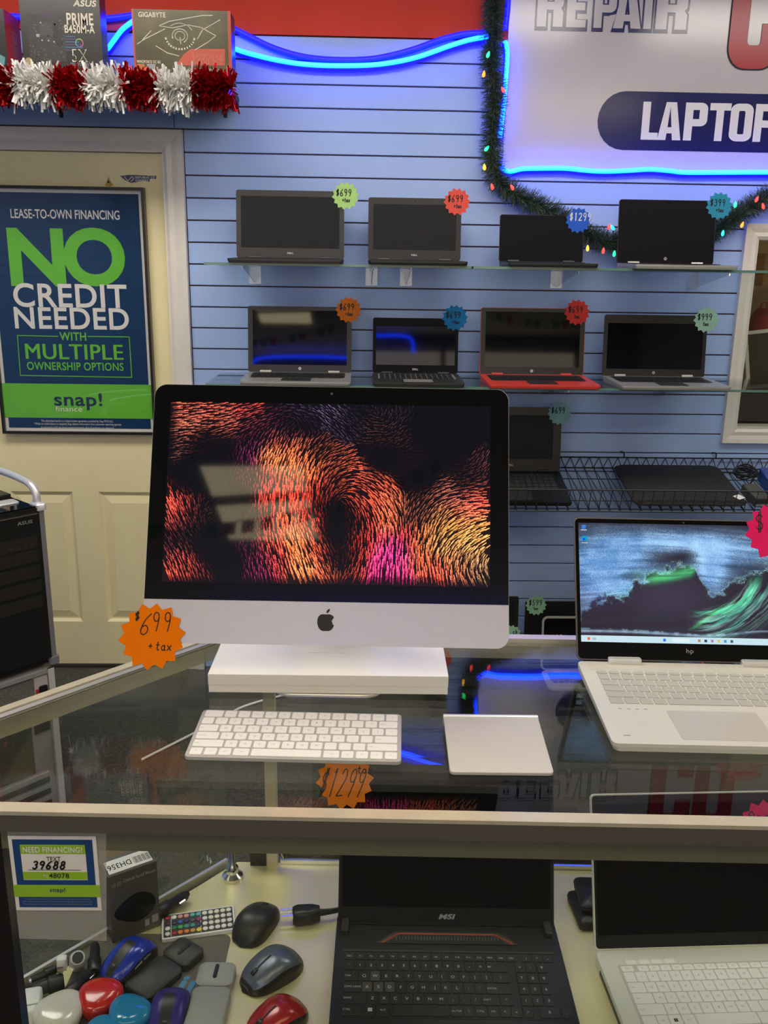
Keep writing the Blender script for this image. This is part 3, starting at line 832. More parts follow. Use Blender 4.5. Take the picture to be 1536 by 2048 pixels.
# ---- pine garland with coloured bulbs
M_pine = mat('pine_green', (.045, .085, .045), .6, noise=.4, nscale=200)
M_pine2 = mat('pine_grey_green', (.12, .15, .10), .6, noise=.4, nscale=200)
BC = {'g': (.02, 1, .22), 'r': (1, .04, .03), 'a': (1, .45, .03), 'o': (1, .2, .02), 't': (.02, .6, .8)}
def garland(lab, pxs, y, bulbs, r=.047):
    ps = smooth_path([atY(a, b, y) for a, b in pxs], 6)
    g = thing('pine_garland', lab, 'garland', ps[0])
    loc = [p - ps[0] for p in ps]
    MB().tube(loc, .006, 6).build('stem', M_pine, g)
    seg = [(loc[i + 1] - loc[i]).length for i in range(len(loc) - 1)]; tot = sum(seg)
    for nm, m_, dens in (('needles', M_pine, 5600), ('pale_needles', M_pine2, 1900)):
        s = MB()
        for k in range(int(tot * dens)):
            t = rng.random() * tot; i = 0
            while i < len(seg) - 1 and t > seg[i]: t -= seg[i]; i += 1
            ax = (loc[i + 1] - loc[i]).normalized(); p = loc[i] + ax * t
            o1 = ax.orthogonal().normalized(); o2 = ax.cross(o1); a = rng.uniform(0, 2 * PI)
            d = (o1 * math.cos(a) + o2 * math.sin(a) + ax * rng.uniform(-.2, .8)).normalized()
            L = r * rng.uniform(.6, 1.15); wv = d.cross(Vector((rng.normal(), rng.normal(), rng.normal()))).normalized() * .0011
            s.add([p - wv, p + wv, p + d * L + wv * .6, p + d * L - wv * .6], [(0, 1, 2, 3)])
        o = s.build(nm, m_, g); o['kind'] = 'stuff'
    wires = []
    for bx, by, c in bulbs:
        q = atY(bx, by, y - .05) - ps[0]
        mc = mat('bulb_' + c, BC[c], .3, emit=BC[c], estr=3.2)
        b = MB().lathe([(.0022, -.004), (.0052, .0), (.0058, .004), (.0042, .011), (.0012, .017)], 8, Matrix.Translation(q) @ Matrix.Rotation(rng.uniform(-.8, .8), 4, 'Y')).build('bulb', mc, g, True)
        b['label'] = {'g': 'green', 'r': 'red', 'a': 'amber', 'o': 'orange', 't': 'teal'}[c] + ' fairy light bulb'
        near = min(loc, key=lambda p: (p - q).length); MB().tube([q + Vector((0, 0, -.004)), (q + near) / 2 + Vector((0, 0, -.012)), near], .0014, 5).build('bulb_wire', M_pine, g)
    return g
garland('green pine garland hanging down the left of the sign and swooping to the laptops', [(990, -60), (988, 0), (986, 60), (984, 130), (990, 200), (984, 270), (986, 330), (1000, 368), (1040, 395), (1085, 414), (1130, 440), (1180, 472), (1215, 482), (1260, 480)], W - .05,
        [(975, 113, 'g'), (967, 152, 'o'), (1008, 183, 'r'), (971, 300, 'g'), (969, 338, 'a'), (985, 377, 'r'), (1026, 378, 'r'), (1217, 457, 'r'), (1227, 458, 't'), (1175, 500, 'a'), (1206, 505, 'r'), (1228, 511, 'g')])
garland('green pine garland rising at the right above the white framed opening', [(1400, 480), (1445, 452), (1480, 427), (1510, 408), (1550, 388), (1640, 370)], W - .06,
        [(1470, 413, 'g'), (1512, 402, 'r'), (1527, 416, 'r'), (1483, 453, 'o'), (1445, 470, 't')])
# ================================================================== SHELVES ON THE WALL AND WHAT STANDS ON THEM
# ---- price burst badges
M_ink = M_print_black
def badge_at(lab, loc, rot, R, col, lines, ink=None, pts=14, roll=0., hw=.0014, nm='price_badge', group='starburst price badges'):
    b = thing(nm, lab, 'price tag', loc, rot, group)
    o = []
    for k in range(pts * 2):
        a = roll + PI * k / pts; r = R * (1.0 if k % 2 == 0 else .83) * (1 + .02 * math.sin(5 * k))
        o.append((r * math.cos(a), r * math.sin(a)))
    key = 'card_%02d%02d%02d' % tuple(int(c * 99) for c in col)
    MB().prism(o, 0, .0007, FRONT).build('burst_card', mat(key, col, .8, noise=.03, nscale=60, spec=.12), b)
    if lines:
        MB().strokes([[(x * R, z * R) for x, z in ln] for ln in lines], hw, lambda x, z: (x, -.0010, z)).build('handwritten_price', ink or M_ink, b)
    return b
def price_lines(t, sub='+tax', big=.42, x=-.72, y=-.02, roll=0.):
    l = pen_lines(t, x, y, big * .62, big * 1.15)
    if sub: l += pen_lines(sub, -.25, y - .42, .13, .26)
    if roll:
        c, s = math.cos(roll), math.sin(roll); l = [[(px * c - py * s, px * s + py * c) for px, py in ln] for ln in l]
    return l

# ---- glass shelves on acrylic brackets
def glass_shelf(lab, z, y0, x0, x1, brackets):
    r = thing('glass_shelf', lab, 'shelf', ((x0 + x1) / 2, W - .0005, z))
    h = (x1 - x0) / 2; d = W - .0005 - y0
    MB().box(-h, h, -d + .001, 0, -.008, 0).build('glass_board', M_shelf_glass, r)
    MB().box(-h, h, -d, -d + .001, -.008, 0).build('front_edge', M_gl_edge, r)
    for bx in brackets:
        x = bx - (x0 + x1) / 2
        b = MB().box(x - .022, x + .022, -.004, 0, -.070, -.009).build('bracket_plate', M_acrylic, r)
        g = MB()
        vs = [(x - .002, -.004, -.066), (x - .002, -.004, -.009), (x - .002, -d + .02, -.009), (x - .002, -d + .02, -.014)]
        vs += [(x + .002, q[1], q[2]) for q in vs]
        g.add(vs, [(0, 1, 2, 3), (7, 6, 5, 4), (0, 4, 5, 1), (1, 5, 6, 2), (2, 6, 7, 3), (3, 7, 4, 0)])
        g.build('bracket_arm', M_acrylic, r)
        MB().cyl((x, -d + .022, -.011), (x, -d + .022, -.018), .004, 8).build('bracket_stud', M_chrome, r)
    return r
S1, S2 = 1.606, 1.2105
SY0 = 2.995
def wx(px, py=550): return atY(px, py, W).x
glass_shelf('upper glass shelf, left length, under two dark laptops', S1, SY0, -.51, .365, [wx(510), wx(743)])
glass_shelf('upper glass shelf, right length, reaching past the white framed opening', S1, SY0, .372, 1.75, [wx(812), wx(1113), wx(1385)])
glass_shelf('middle glass shelf under a row of four laptops', S2, SY0, -.52, 1.75, [-.25, .38, .72, 1.15])

# ---- laptops (open, seen from the front)
M_key_black = mat('black_key', (.012, .012, .013), .45, noise=.05)
M_silver_pl = mat('silver_plastic', (.42, .42, .40), .35, .5, noise=.03)
M_red_lap = mat('red_laptop_plastic', (.58, .045, .035), .35, noise=.03)
M_logo = mat('logo_grey', (.45, .45, .45), .3, .6, noise=.03)
def laptop(name, lab, cx, hy, z, wd, dp, lidh, tilt, shell, bezel, screen, yaw=0., base_m=None, deck_m=None, th=.020, logo=None, kind='small', pitch=0., group='laptops on display', mg=(.017, .017, .022, .034), round_=.008, keym=None, rim=.0015):
    r = thing(name, lab, 'laptop', (cx, hy, z), (pitch, 0, yaw), group)
    bm = base_m or shell
    dz = th
    # wedge base: thinner toward the front
    b = MB(); out = rrect(wd, dp, round_, 4, 0, -dp / 2); n = len(out)
    f = lambda y: th * (1 - .35 * (-y / dp))
    vs = [(x * .985, y * .985 - .002, 0) for x, y in out] + [(x, y, f(y) * .55) for x, y in out] + [(x, y, f(y)) for x, y in out]
    fs = [tuple(reversed(range(n)))] + [(k * n + i, k * n + (i + 1) % n, (k + 1) * n + (i + 1) % n, (k + 1) * n + i) for k in range(2) for i in range(n)] + [tuple(range(2 * n, 3 * n))]
    b.add(vs, fs); base = b.build('base', bm, r)
    slope = math.atan2(th * .35, dp)
    if kind == 'small':
        # keyboard well, keys too small to tell apart, touchpad
        k = MB(); k.add([(-wd * .44, -.02, th - .004 + .0044), (wd * .44, -.02, th - .004 + .0044), (wd * .44, -dp * .58, f(-dp * .58) + .0004), (-wd * .44, -dp * .58, f(-dp * .58) + .0004)], [(0, 3, 2, 1)])
        k.build('key_well', deck_m or M_black_pl, base)
        ks = MB()
        for row in range(5):
            for c in range(14):
                x = -wd * .42 + wd * .84 * c / 14; y = -.024 - (dp * .54) * row / 5; zz = f(y) + .0006
                ks.box(x, x + wd * .84 / 14 - .003, y - dp * .54 / 5 + .003, y, zz - .001, zz + .0012)
        o = ks.build('keys', keym or M_key_black, base); o['kind'] = 'stuff'
        y0 = -dp * .64; y1 = -dp * .93
        MB().add([(-.05, y0, f(y0) + .0004), (.05, y0, f(y0) + .0004), (.05, y1, f(y1) + .0004), (-.05, y1, f(y1) + .0004)], [(0, 3, 2, 1)]).build('touchpad', deck_m or M_dark_pl, base)
    for s in (-1, 1):
        MB().cyl((s * wd * .33 - .02, .001, th + .002), (s * wd * .33 + .02, .001, th + .002), .005, 8).build('hinge', bm, r)
    lid = MB().prism(rrect(wd, lidh, round_, 5, 0, lidh / 2), 0, .0065, Matrix.Translation((0, .0065, 0)) @ FRONT, 0.).build('lid', shell, r, False, (0, .001, th), (-tilt, 0, 0))
    l, rr_, t, bt = mg
    MB().prism(rrect(wd - 2 * rim, lidh - 2 * rim, max(.002, round_ - rim), 5, 0, lidh / 2), 0, .0004, FRONT).build('bezel', bezel, lid)
    MB().prism(rrect(wd - l - rr_, lidh - t - bt, .001, 2, (l - rr_) / 2, bt + (lidh - t - bt) / 2), .0004, .0007, FRONT).build('display', screen, lid)
    MB().cyl((0, -.0003, lidh - t * .5), (0, -.0008, lidh - t * .5), .0016, 8).build('webcam', M_black_gl, lid)
    if logo == 'hp':
        q = MB()
        q.prism([(.0055 * math.cos(2 * PI * k / 16), bt * .5 + .0055 * math.sin(2 * PI * k / 16)) for k in range(16)], .0004, .0008, FRONT)
        q.build('round_logo', M_logo, lid)
        put_text(MB(), 'hp', xz(-.003, .003, bt * .5 - .003, bt * .5 + .003, -.0010)).build('logo_letters', M_black_pl, lid)
    elif logo:
        put_text(MB(), logo, xz(-.0105, .0105, bt * .5 - .0032, bt * .5 + .0032, -.0008), .03).build('logo_letters', M_logo, lid)
    r['_'] = 0; del r['_']
    r_lid = (r, lid)
    return r_lid
def lid_frame(cx, hy, z, th, tilt, yaw=0.):
    o = Vector((cx, hy + .001, z + th)); return o, Euler((-tilt, 0, yaw)).to_matrix()
def shelf_laptop(name, lab, x0, x1, hy, z, dp, toppx, tilt, shell, bezel, screen, th=.02, **k):
    o, R = lid_frame((x0 + x1) / 2, hy, z, th, tilt)
    lh = on_plane(*toppx, o, R)[1]
    laptop(name, lab, (x0 + x1) / 2, hy, z, x1 - x0, dp, lh, tilt, shell, bezel, screen, th=th, **k)
    return o, R
def lid_badge(lab, frame, px, py, R, col, lines, roll=0., ink=None, hw=.0015):
    o, M = frame; x, z = on_plane(px, py, o, M)
    loc = o + M @ Vector((x, -.0022, z)); e = M.to_euler()
    return badge_at(lab, loc, e, R, col, lines, ink, 14, roll, hw)
BR = .047
f1 = shelf_laptop('laptop', 'large dark grey laptop at the left end of the upper glass shelf', -.4308, -.0576, 3.2, S1, .23, (580, 381), .13, M_dark_pl, M_dark_pl, M_black_matte, logo='DELL', mg=(.016, .016, .02, .034))
f2 = shelf_laptop('laptop', 'black laptop with a coral badge on the upper glass shelf', .0266, .3503, 3.2, S1, .23, (830, 396), .13, M_black_pl, M_black_pl, M_black_matte, logo='DELL')
M_black_deep = mat('deep_black_matte', (.004, .003, .007), .45, 0, noise=.05, spec=.12)
f3 = shelf_laptop('laptop', 'smallest black laptop on the upper glass shelf, under the pine garland', .486, .782, 3.2, S1, .22, (1080, 430), .13, M_black_pl, M_black_deep, M_black_deep, mg=(.012, .012, .014, .02))
f4 = shelf_laptop('laptop', 'black laptop with a silver base at the right end of the upper glass shelf', .895, 1.235, 3.17, S1, .22, (1335, 400), .13, M_black_pl, M_black_deep, M_black_deep, base_m=M_silver_pl, logo='hp')
f5 = shelf_laptop('laptop', 'silver laptop mirroring blue neon at the left of the middle shelf', -.402, -.030, 3.21, S2, .235, (600, 613), .16, M_dark_pl, M_black_pl, M_black_off, base_m=M_silver_pl, logo='hp', mg=(.017, .017, .014, .026))
f6 = shelf_laptop('laptop', 'small black laptop with a blue badge on the middle shelf', .0466, .3563, 3.21, S2, .23, (830, 636), .14, M_black_pl, M_black_deep, M_black_off, base_m=M_dark_pl, logo='DELL', mg=(.012, .012, .03, .03), deck_m=M_silver_pl)
f7 = shelf_laptop('laptop', 'red laptop on the middle glass shelf', .436, .816, 3.21, S2, .25, (1063, 616), .14, M_red_lap, M_black_pl, M_black_off, logo='hp', mg=(.018, .018, .014, .028))
f8 = shelf_laptop('laptop', 'black laptop with a silver base at the right end of the middle shelf', .886, 1.262, 3.21, S2, .25, (1310, 630), .12, M_black_pl, M_black_pl, M_black_off, base_m=M_silver_pl, logo='hp', mg=(.013, .013, .03, .026))
C_lime, C_coral, C_blue, C_cyan, C_oran, C_mint, C_red = (.42, .68, .22), (.74, .10, .07), (.03, .11, .55), (.03, .27, .42), (.68, .17, .025), (.36, .62, .50), (.66, .06, .05)
lid_badge('lime green price badge on the large grey laptop', f1, 691, 392, BR, C_lime, price_lines('$699'), .1)
lid_badge('coral price badge on the black laptop, upper shelf', f2, 914, 404, BR, C_coral, price_lines('$699'), .05)
M_white_ink = mat('white_ink', (.75, .78, .85), .5, noise=.02)
lid_badge('royal blue price badge with white writing on the smallest laptop', f3, 1156, 441, BR * .95, C_blue, price_lines('$1299', None, .5), .2, M_white_ink)
lid_badge('teal price badge on the upper right laptop', f4, 1438, 412, BR, C_cyan, price_lines('$399'), .15)
lid_badge('orange price badge on the laptop mirroring blue neon', f5, 697, 620, BR, C_oran, price_lines('$699'), .0)
lid_badge('sky blue price badge on the small black laptop', f6, 910, 636, BR, (.02, .20, .48), price_lines('$699'), .1)
lid_badge('red price badge on the red laptop', f7, 1154, 625, BR, C_red, price_lines('$699', 'tax'), .12)
lid_badge('pale mint price badge at the right of the middle shelf', f8, 1412, 640, BR, C_mint, price_lines('$999', 'tax'), .05)

# ---- sloping wire basket
BKX0, BKX1, BKF, BKB = .30, 1.72, 3.005, W - .012
bzf, bzb, bzr, bzt = .772, .858, .850, .900
bk = thing('wire_basket', 'black wire basket sloping off the wall below the laptops', 'basket', (BKX0, W - .001, bzb))
def bw(x, y, z): return (x - BKX0, y - (W - .001), z - bzb)
def rod(nm, a, b, r=.0022): return MB().tube([bw(*a), bw(*b)], r, 6).build(nm, M_wire, bk, True)
rod('front_rail', (BKX0, BKF, bzr), (BKX1, BKF, bzr), .003); rod('front_rail', (BKX0, BKF, bzf), (BKX1, BKF, bzf), .003)
rod('back_rail', (BKX0, BKB, bzt), (BKX1, BKB, bzt), .003); rod('back_rail', (BKX0, BKB, bzb), (BKX1, BKB, bzb), .003)
for k in (1, 2, 3):
    t = k / 4; rod('floor_rail', (BKX0, BKF + (BKB - BKF) * t, bzf + (bzb - bzf) * t - .004), (BKX1, BKF + (BKB - BKF) * t, bzf + (bzb - bzf) * t - .004), .002)
ww = MB(); fl = MB(); bkw = MB()
nW = 38
for k in range(nW + 1):
    x = BKX0 + (BKX1 - BKX0) * k / nW
    ww.tube([bw(x, BKF, bzr), bw(x - .008, BKF, bzf)], .0016, 5)
    xm = BKX0 + (BKX1 - BKX0) * min(k + .5, nW) / nW
    fl.tube([bw(x, BKF, bzf), bw(xm, BKB, bzb)], .0016, 5); fl.tube([bw(xm, BKB, bzb), bw(min(x + (BKX1 - BKX0) / nW, BKX1), BKF, bzf)], .0016, 5)
    bkw.tube([bw(x, BKB, bzt), bw(xm, BKB, bzb)], .0016, 5); bkw.tube([bw(xm, BKB, bzb), bw(min(x + (BKX1 - BKX0) / nW, BKX1), BKB, bzt)], .0016, 5)
for q, nm in ((ww, 'front_wires'), (fl, 'floor_wires'), (bkw, 'back_wires')):
    o = q.build(nm, M_wire, bk); o['kind'] = 'stuff'
for px in (1248, 1432):
    x = atY(px, 915, BKB).x
    MB().tube([bw(x - .014, W - .002, .921), bw(x - .004, W - .006, .921), bw(x, BKB, .915), bw(x, BKB, bzt)], .0028, 6).build('hook', M_wire, bk, True)
# laptop lying open in the basket
slope = math.atan2(bzb - bzf, BKB - BKF)
hyb = 3.255; hzb = bzf + (bzb - bzf) * (hyb - BKF) / (BKB - BKF) + .007
R9 = Euler((slope, 0, 0)).to_matrix()
o9 = Vector((.575, hyb, hzb)) + R9 @ Vector((0, .001, .022)); M9 = R9 @ Euler((-slope - .12, 0, 0)).to_matrix()
lh9 = on_plane(1127, 815, o9, M9)[1]
laptop('laptop', 'scuffed black laptop lying open in the wire basket', .575, hyb, hzb, .375, .235, lh9, slope + .12, M_black_pl, M_black_pl, M_black_matte, th=.022, logo='DELL', pitch=slope, mg=(.03, .03, .03, .045), keym=mat('worn_key', (.035, .035, .034), .45, noise=.1))
lid_badge('pale teal price badge on the black laptop in the wire basket', (o9, M9), 1119, 826, .046, (.22, .42, .44), price_lines('$699', None), .1)
# padded sleeve
sl = thing('laptop_sleeve', 'black padded laptop sleeve lying in the wire basket', 'sleeve', (1.192, 3.02, bzf + .011), (slope, 0, 0))
M_neo = mat('black_neoprene', (.014, .014, .013), .8, noise=.15, nscale=200, bump=.3, bscale=600)
s = MB(); out = rrect(.41, .315, .03, 6, 0, .16); n = len(out)
vs = []
for ins, zz in ((.012, 0), (0, .008), (0, .014), (.012, .022), (.05, .026)):
    for x, y in out:
        vs.append((x * (1 - ins / .205), .16 + (y - .16) * (1 - ins / .16), zz))
fs = [tuple(reversed(range(n)))] + [(k * n + i, k * n + (i + 1) % n, (k + 1) * n + (i + 1) % n, (k + 1) * n + i) for k in range(4) for i in range(n)] + [tuple(range(4 * n, 5 * n))]
s.add(vs, fs); s.build('padded_shell', M_neo, sl, True)
MB().tube([(x * 1.002, .16 + (y - .16) * 1.003, .011) for x, y in out] + [(out[0][0] * 1.002, .16 + (out[0][1] - .16) * 1.003, .011)], .0022, 6).build('zip', M_black_pl, sl)
MB().box(.135, .165, -.012, .018, .024, .0255, Matrix.Rotation(.5, 4, 'Z') @ Matrix.Translation((.03, -.055, .0))).build('fabric_tag', M_print_white, sl)
# power adapter with cable, blue box
ad = thing('power_adapter', 'grey laptop power brick beside the sleeve in the wire basket', 'adapter', (1.452, 3.03, bzf + .014), (slope, 0, .06))
MB().rbox(.058, .12, 0, .034, .006, .003, 0, .06).build('brick', mat('grey_brick', (.055, .055, .053), .45, noise=.06), ad)
MB().box(-.028, .028, -.0006, 0, .004, .012).build('label_strip', M_print_grey, ad)
c = MB()
pp = [(.0, .12, .02)]
for k in range(60):
    a = k * .55; pp.append((.0 + .042 * math.cos(a) + .004 * math.sin(3 * a) + .02, .205 + .03 * math.sin(a * 1.3), .02 + .03 * (k / 60) + .012 * math.sin(a * .7)))
MB().tube(smooth_path(pp, 3), .0032, 6).build('cable', M_black_pl, ad, True)
bb = thing('blue_box', 'blue box behind the power brick in the wire basket', 'box', (1.575, 3.06, bzf + .028), (slope, 0, -.1))
MB().rbox(.15, .17, 0, .05, .006, .002, 0, .09).build('carton', mat('blue_card', (.02, .06, .30), .4, noise=.05), bb)
MB().rbox(.152, .03, .05, .052, .004, 0, 0, .09).build('top_flap', mat('blue_card_flap', (.03, .08, .36), .4, noise=.05), bb)

# ---- low ledge by the wall with a few more machines
ldg = thing('low_shelf', 'low dark shelf along the wall behind the counter', 'shelf', (.75, 3.12, 0))
MB().box(-.5, .75, -.2, .22, .085, .10).build('board', M_shelf, ldg)
for x in (-.48, .7): MB().box(x, x + .02, -.18, .2, 0, .085).build('support', M_shelf, ldg)
LZ = .10
o, R = lid_frame(.45, 3.2, LZ, .02, .10); lh = on_plane(1000, 1193, o, R)[1]
laptop('laptop', 'black laptop on the low shelf, half hidden by the big all-in-one', .45, 3.2, LZ, .36, .24, lh, .10, M_black_pl, M_black_pl, M_black_matte)
fA = (o, R)
o, R = lid_frame(.845, 3.25, LZ, .02, .08); lh = on_plane(1100, 1203, o, R)[1]
laptop('laptop', 'black laptop with the mint 599 badge on the low shelf', .845, 3.25, LZ, .36, .13, lh, .08, M_black_pl, M_black_pl, M_black_matte)
fB = (o, R)
o, R = lid_frame(.885, 3.10, LZ, .012, .12); lh = on_plane(1110, 1233, o, R)[1]
laptop('laptop', 'silver rimmed laptop in front of the others on the low shelf', .885, 3.10, LZ, .36, .15, lh, .12, mat('silver_rim', (.6, .58, .5), .3, .6, noise=.02), M_black_gl, M_black_off, th=.012, round_=.022, rim=.0075, mg=(.014, .014, .03, .03))
fC = (o, R)
MB_ = lid_badge('mint green badge reading 599 on the low shelf laptop', fB, 1072, 1210, .043, (.28, .52, .36), price_lines('$599', 'tax', .46), .05, hw=.0013)
x, z = on_plane(1020, 1268, *fA)
lid_badge('mint badge half hidden behind the all-in-one', fA, 1021, 1270, .043, (.28, .52, .36), [[(a * .9 + .1, b * .9 + .05) for a, b in ln] for ln in pen_lines('ch', .1, .1, .22, .4)] + pen_lines('aaa', -.2, -.5, .2, .3), .0)
lid_badge('cream price badge low on the silver rimmed laptop', fC, 1119, 1287, .038, (.62, .55, .36), price_lines('$599', 'tax', .46), .1)
# ================================================================== GLASS COUNTER
CA = -.0378; CY = .9047
case = thing('display_case', 'aluminium framed glass display counter with angled left end', 'display case', (0, CY, 0), (0, 0, CA))
def c2w(u, v, z): c, s = math.cos(CA), math.sin(CA); return Vector((u * c - v * s, CY + u * s + v * c, z))
def w2c(p): c, s = math.cos(-CA), math.sin(-CA); x, y = p[0], p[1] - CY; return x * c - y * s, x * s + y * c
UR = 1.25; ULF, ULB = -.695, -.2525; DV = .50
def railbox(nm, A, B, inn, out, z0, z1, m, par=case):
    """bar along A->B; inn / out are offsets to the left / right of the direction"""
    A, B = Vector((*A, 0)), Vector((*B, 0)); d = (B - A).normalized(); n = Vector((-d.y, d.x, 0))
    q = [A + n * inn, A - n * out, B - n * out, B + n * inn]
    return MB().prism([(p.x, p.y) for p in q], z0, z1).build(nm, m, par)
M_lip = mat('lit_rail_lip', (.72, .66, .50), .28, .45, noise=.06, nscale=30)  # highlight on the aluminium lip is put into its colour
M_case_in = mat('grey_recess_rail', (.17, .17, .115), .4, .3, noise=.04)
M_case_black = mat('black_case_post', (.010, .009, .010), .3, noise=.1)
M_deck = mat('creased_metal_deck', (.86, .79, .42), .33, .45, noise=.05, nscale=5, bump=.35, bscale=9, aniso=(1.6, .5, 1))
M_cab = mat('dark_cabinet_laminate', (.05, .045, .04), .5, noise=.1)
MB().prism([(ULF, .0), (UR, .0), (UR, DV), (ULB, DV)], .959, CZ).build('top_glass', M_glass, case)
MB().box(ULF, UR, -.0012, -.0002, .959, CZ).build('top_glass_edge', mat('pale_glass_edge', (.45, .50, .38), .2, noise=.03), case)
# front rail: lip coloured as lit, face as shaded aluminium, recessed lower strip
MB().prism([(-.020, .9415), (-.020, .964), (-.018, .9665), (-.0035, .9665), (-.0015, .9645), (-.0015, .9415)], ULF, UR, Matrix(((0, 0, 1, 0), (1, 0, 0, 0), (0, 1, 0, 0), (0, 0, 0, 1)))).build('front_rail', mat('shaded_rail_face', (.12, .11, .09), .45, .25, noise=.05, bump=.05, bscale=60, aniso=(1, 60, 60)), case)
MB().box(ULF, UR, -.0205, -.0012, .9665, .9682).build('front_lip', M_lip, case)
MB().box(ULF, UR, -.0207, -.0201, .9635, .9682).build('lip_edge', M_lip, case)
MB().box(ULF, UR, -.012, .002, .913, .9415).build('lower_rail', M_case_in, case)
railbox('back_rail', (ULB, DV), (UR, DV), .020, -.001, .935, .972, M_lip)
L0, L1 = (ULF, 0), (ULB, DV)
railbox('end_rail', L0, L1, .016, -.001, .930, .970, M_lip)
railbox('end_rail_lip', L0, L1, -.002, .012, .9655, .9685, M_alu)
railbox('end_rail_line', L0, L1, -.014, .0165, .9652, .9668, M_case_in)
MB().box(ULF + .02, UR, .0, .005, .512, .913).build('front_glass', M_glass, case)
railbox('end_glass', L0, L1, .010, -.005, .512, .930, M_glass)
M_deck_in = M_deck
MB().prism([(ULF + .03, .008), (UR, .008), (UR, DV + .01), (ULB + .012, DV + .01)], .495, .510).build('deck', M_deck, case)
railbox('deck_edge', L0, L1, .012, -.006, .495, .520, M_alu)
MB().prism([(ULF + .06, .02), (UR, .02), (UR, DV), (ULB + .03, DV)], .0, .495).build('cabinet', M_cab, case)
MB().box(-.447, -.416, -.012, .006, .0, .9415).build('corner_post', M_case_black, case)
# sliding door track and hardware at the back of the deck
yb_ = DV + .012
MB().box(-.16, UR, yb_ - .006, yb_ + .002, .510, .519).build('door_track', M_chrome, case)
MB().box(-.16, UR, yb_ + .006, yb_ + .012, .510, .525).build('door_track', M_case_in, case)
MB().box(-.10, UR, yb_ + .002, yb_ + .006, .519, .93).build('sliding_door', glass_mat('sliding_door_glass', (.80, .82, .78)), case)
MB().box(-.185, -.165, yb_ - .01, yb_ + .01, .51, .935).build('back_post', mat('cream_post', (.62, .56, .38), .4, noise=.05), case)
MB().box(-.215, -.185, yb_ - .012, yb_ + .005, .51, .60).build('post_bracket', M_case_black, case)
MB().tube([(-.155, yb_ - .012, .58), (-.145, yb_ - .02, .548), (-.150, yb_ - .028, .535), (-.158, yb_ - .02, .55)], .0022, 6).build('lock_hook', M_chrome, case, True)
MB().box(-.162, -.140, yb_ - .014, yb_ - .004, .535, .60).build('lock_body', M_dark_pl, case)
u, v = w2c(atZ(466, 1752, .51))
cp = MB().lathe([(.019, 0), (.019, .006), (.011, .012), (.011, .022), (.007, .026), (.007, .115)], 14, Matrix.Translation((u, v - .004, .51))).build('chrome_upright', M_chrome, case, True)

# ---- financing card taped to the front glass
card = thing('financing_card', 'NEED FINANCING? text card in blue, green and white on the counter front', 'sign', c2w(-.358, -.0128, .870), (0, 0, CA))
def K(px, py):
    q = atY(px, py, c2w(-.358, -.0133, 0).y); u, v = w2c(q); return u + .358, q.z - .870
kq = lambda a, b, c, d: quad4(*[(K(*p)[0], 0, K(*p)[1]) for p in (a, b, c, d)])
kf = kq((32, 1822), (205, 1818), (193, 1670), (14, 1673))
def kpoly(nm, m, u0, u1, v0, v1, y):
    q = [kf(u0, v0), kf(u1, v0), kf(u1, v1), kf(u0, v1)]
    b = MB(); b.add([(p[0], y, p[2]) for p in q] + [(p[0], y + .0004, p[2]) for p in q], [(0, 1, 2, 3), (7, 6, 5, 4), (0, 4, 5, 1), (1, 5, 6, 2), (2, 6, 7, 3), (3, 7, 4, 0)])
    return b.build(nm, m, card)
def ktext(nm, t, m, u0, u1, v0, v1, y, bold=0.):
    b = MB(); vs, fs = text_geo(t, bold)
    b.add([(lambda p: (p[0], y, p[2]))(kf(u0 + (u1 - u0) * a, v0 + (v1 - v0) * c)) for a, c in vs], fs); return b.build(nm, m, card)
M_lime = mat('lime_print', (.30, .55, .03), .45, noise=.03)
M_cblue = mat('royal_navy_print', (.012, .06, .20), .45, noise=.04)
kpoly('card_sheet', M_print_white, 0, 1, 0, 1, -.0010)
kpoly('blue_print', M_cblue, .045, .955, .045, .955, -.0014)
kpoly('white_block', M_print_white, .13, .87, .42, .80, -.0018)
kpoly('lime_block', M_lime, .13, .87, .77, .89, -.0020)
kpoly('lime_block', M_lime, .13, .87, .43, .53, -.0020)
kpoly('lime_band', M_lime, .0, 1.0, .19, .35, -.0018)
ktext('question_lettering', 'NEED FINANCING?', M_print_white, .16, .84, .79, .865, -.0024, .02)
ktext('text_lettering', 'TEXT', M_print_black, .42, .58, .675, .735, -.0024, .005)
ktext('number_lettering', '48078', M_print_black, .43, .66, .45, .515, -.0024, .01)
ktext('number_lettering', 'TO', M_print_white, .36, .42, .455, .495, -.0024)
ktext('brand_lettering', 'snap!', M_cblue, .42, .60, .245, .32, -.0024, .01)
for k in range(3): ktext('fine_print', 'The advertised service is a lease-to-own agreement provided by', M_print_grey, .09 if k else .12, .90 if k else .88, .150 - .035 * k, .170 - .035 * k, -.0018)
hwl = MB(); fnk = lambda x, y: (lambda p: (p[0], -.0026, p[2]))(kf(x, y))
hwl.strokes([[q for q in ln] for ln in pen_lines('39688', .24, .575, .068, .10, .4)], .010, fnk); hwl.strokes([[(.20, .56), (.80, .56)]], .003, fnk)
hwl.build('handwritten_number', M_print_black, card)
fp = MB(); q = [(K(a, b)[0], K(a, b)[1]) for a, b in ((37, 1880), (214, 1880), (213, 1662), (12, 1662))]
fp.prism(q, -.0006, -.0002, FRONT); fp.build('plastic_pocket', glass_mat('hazy_pocket', (.9, .9, .88), .25, .05, .22), card)

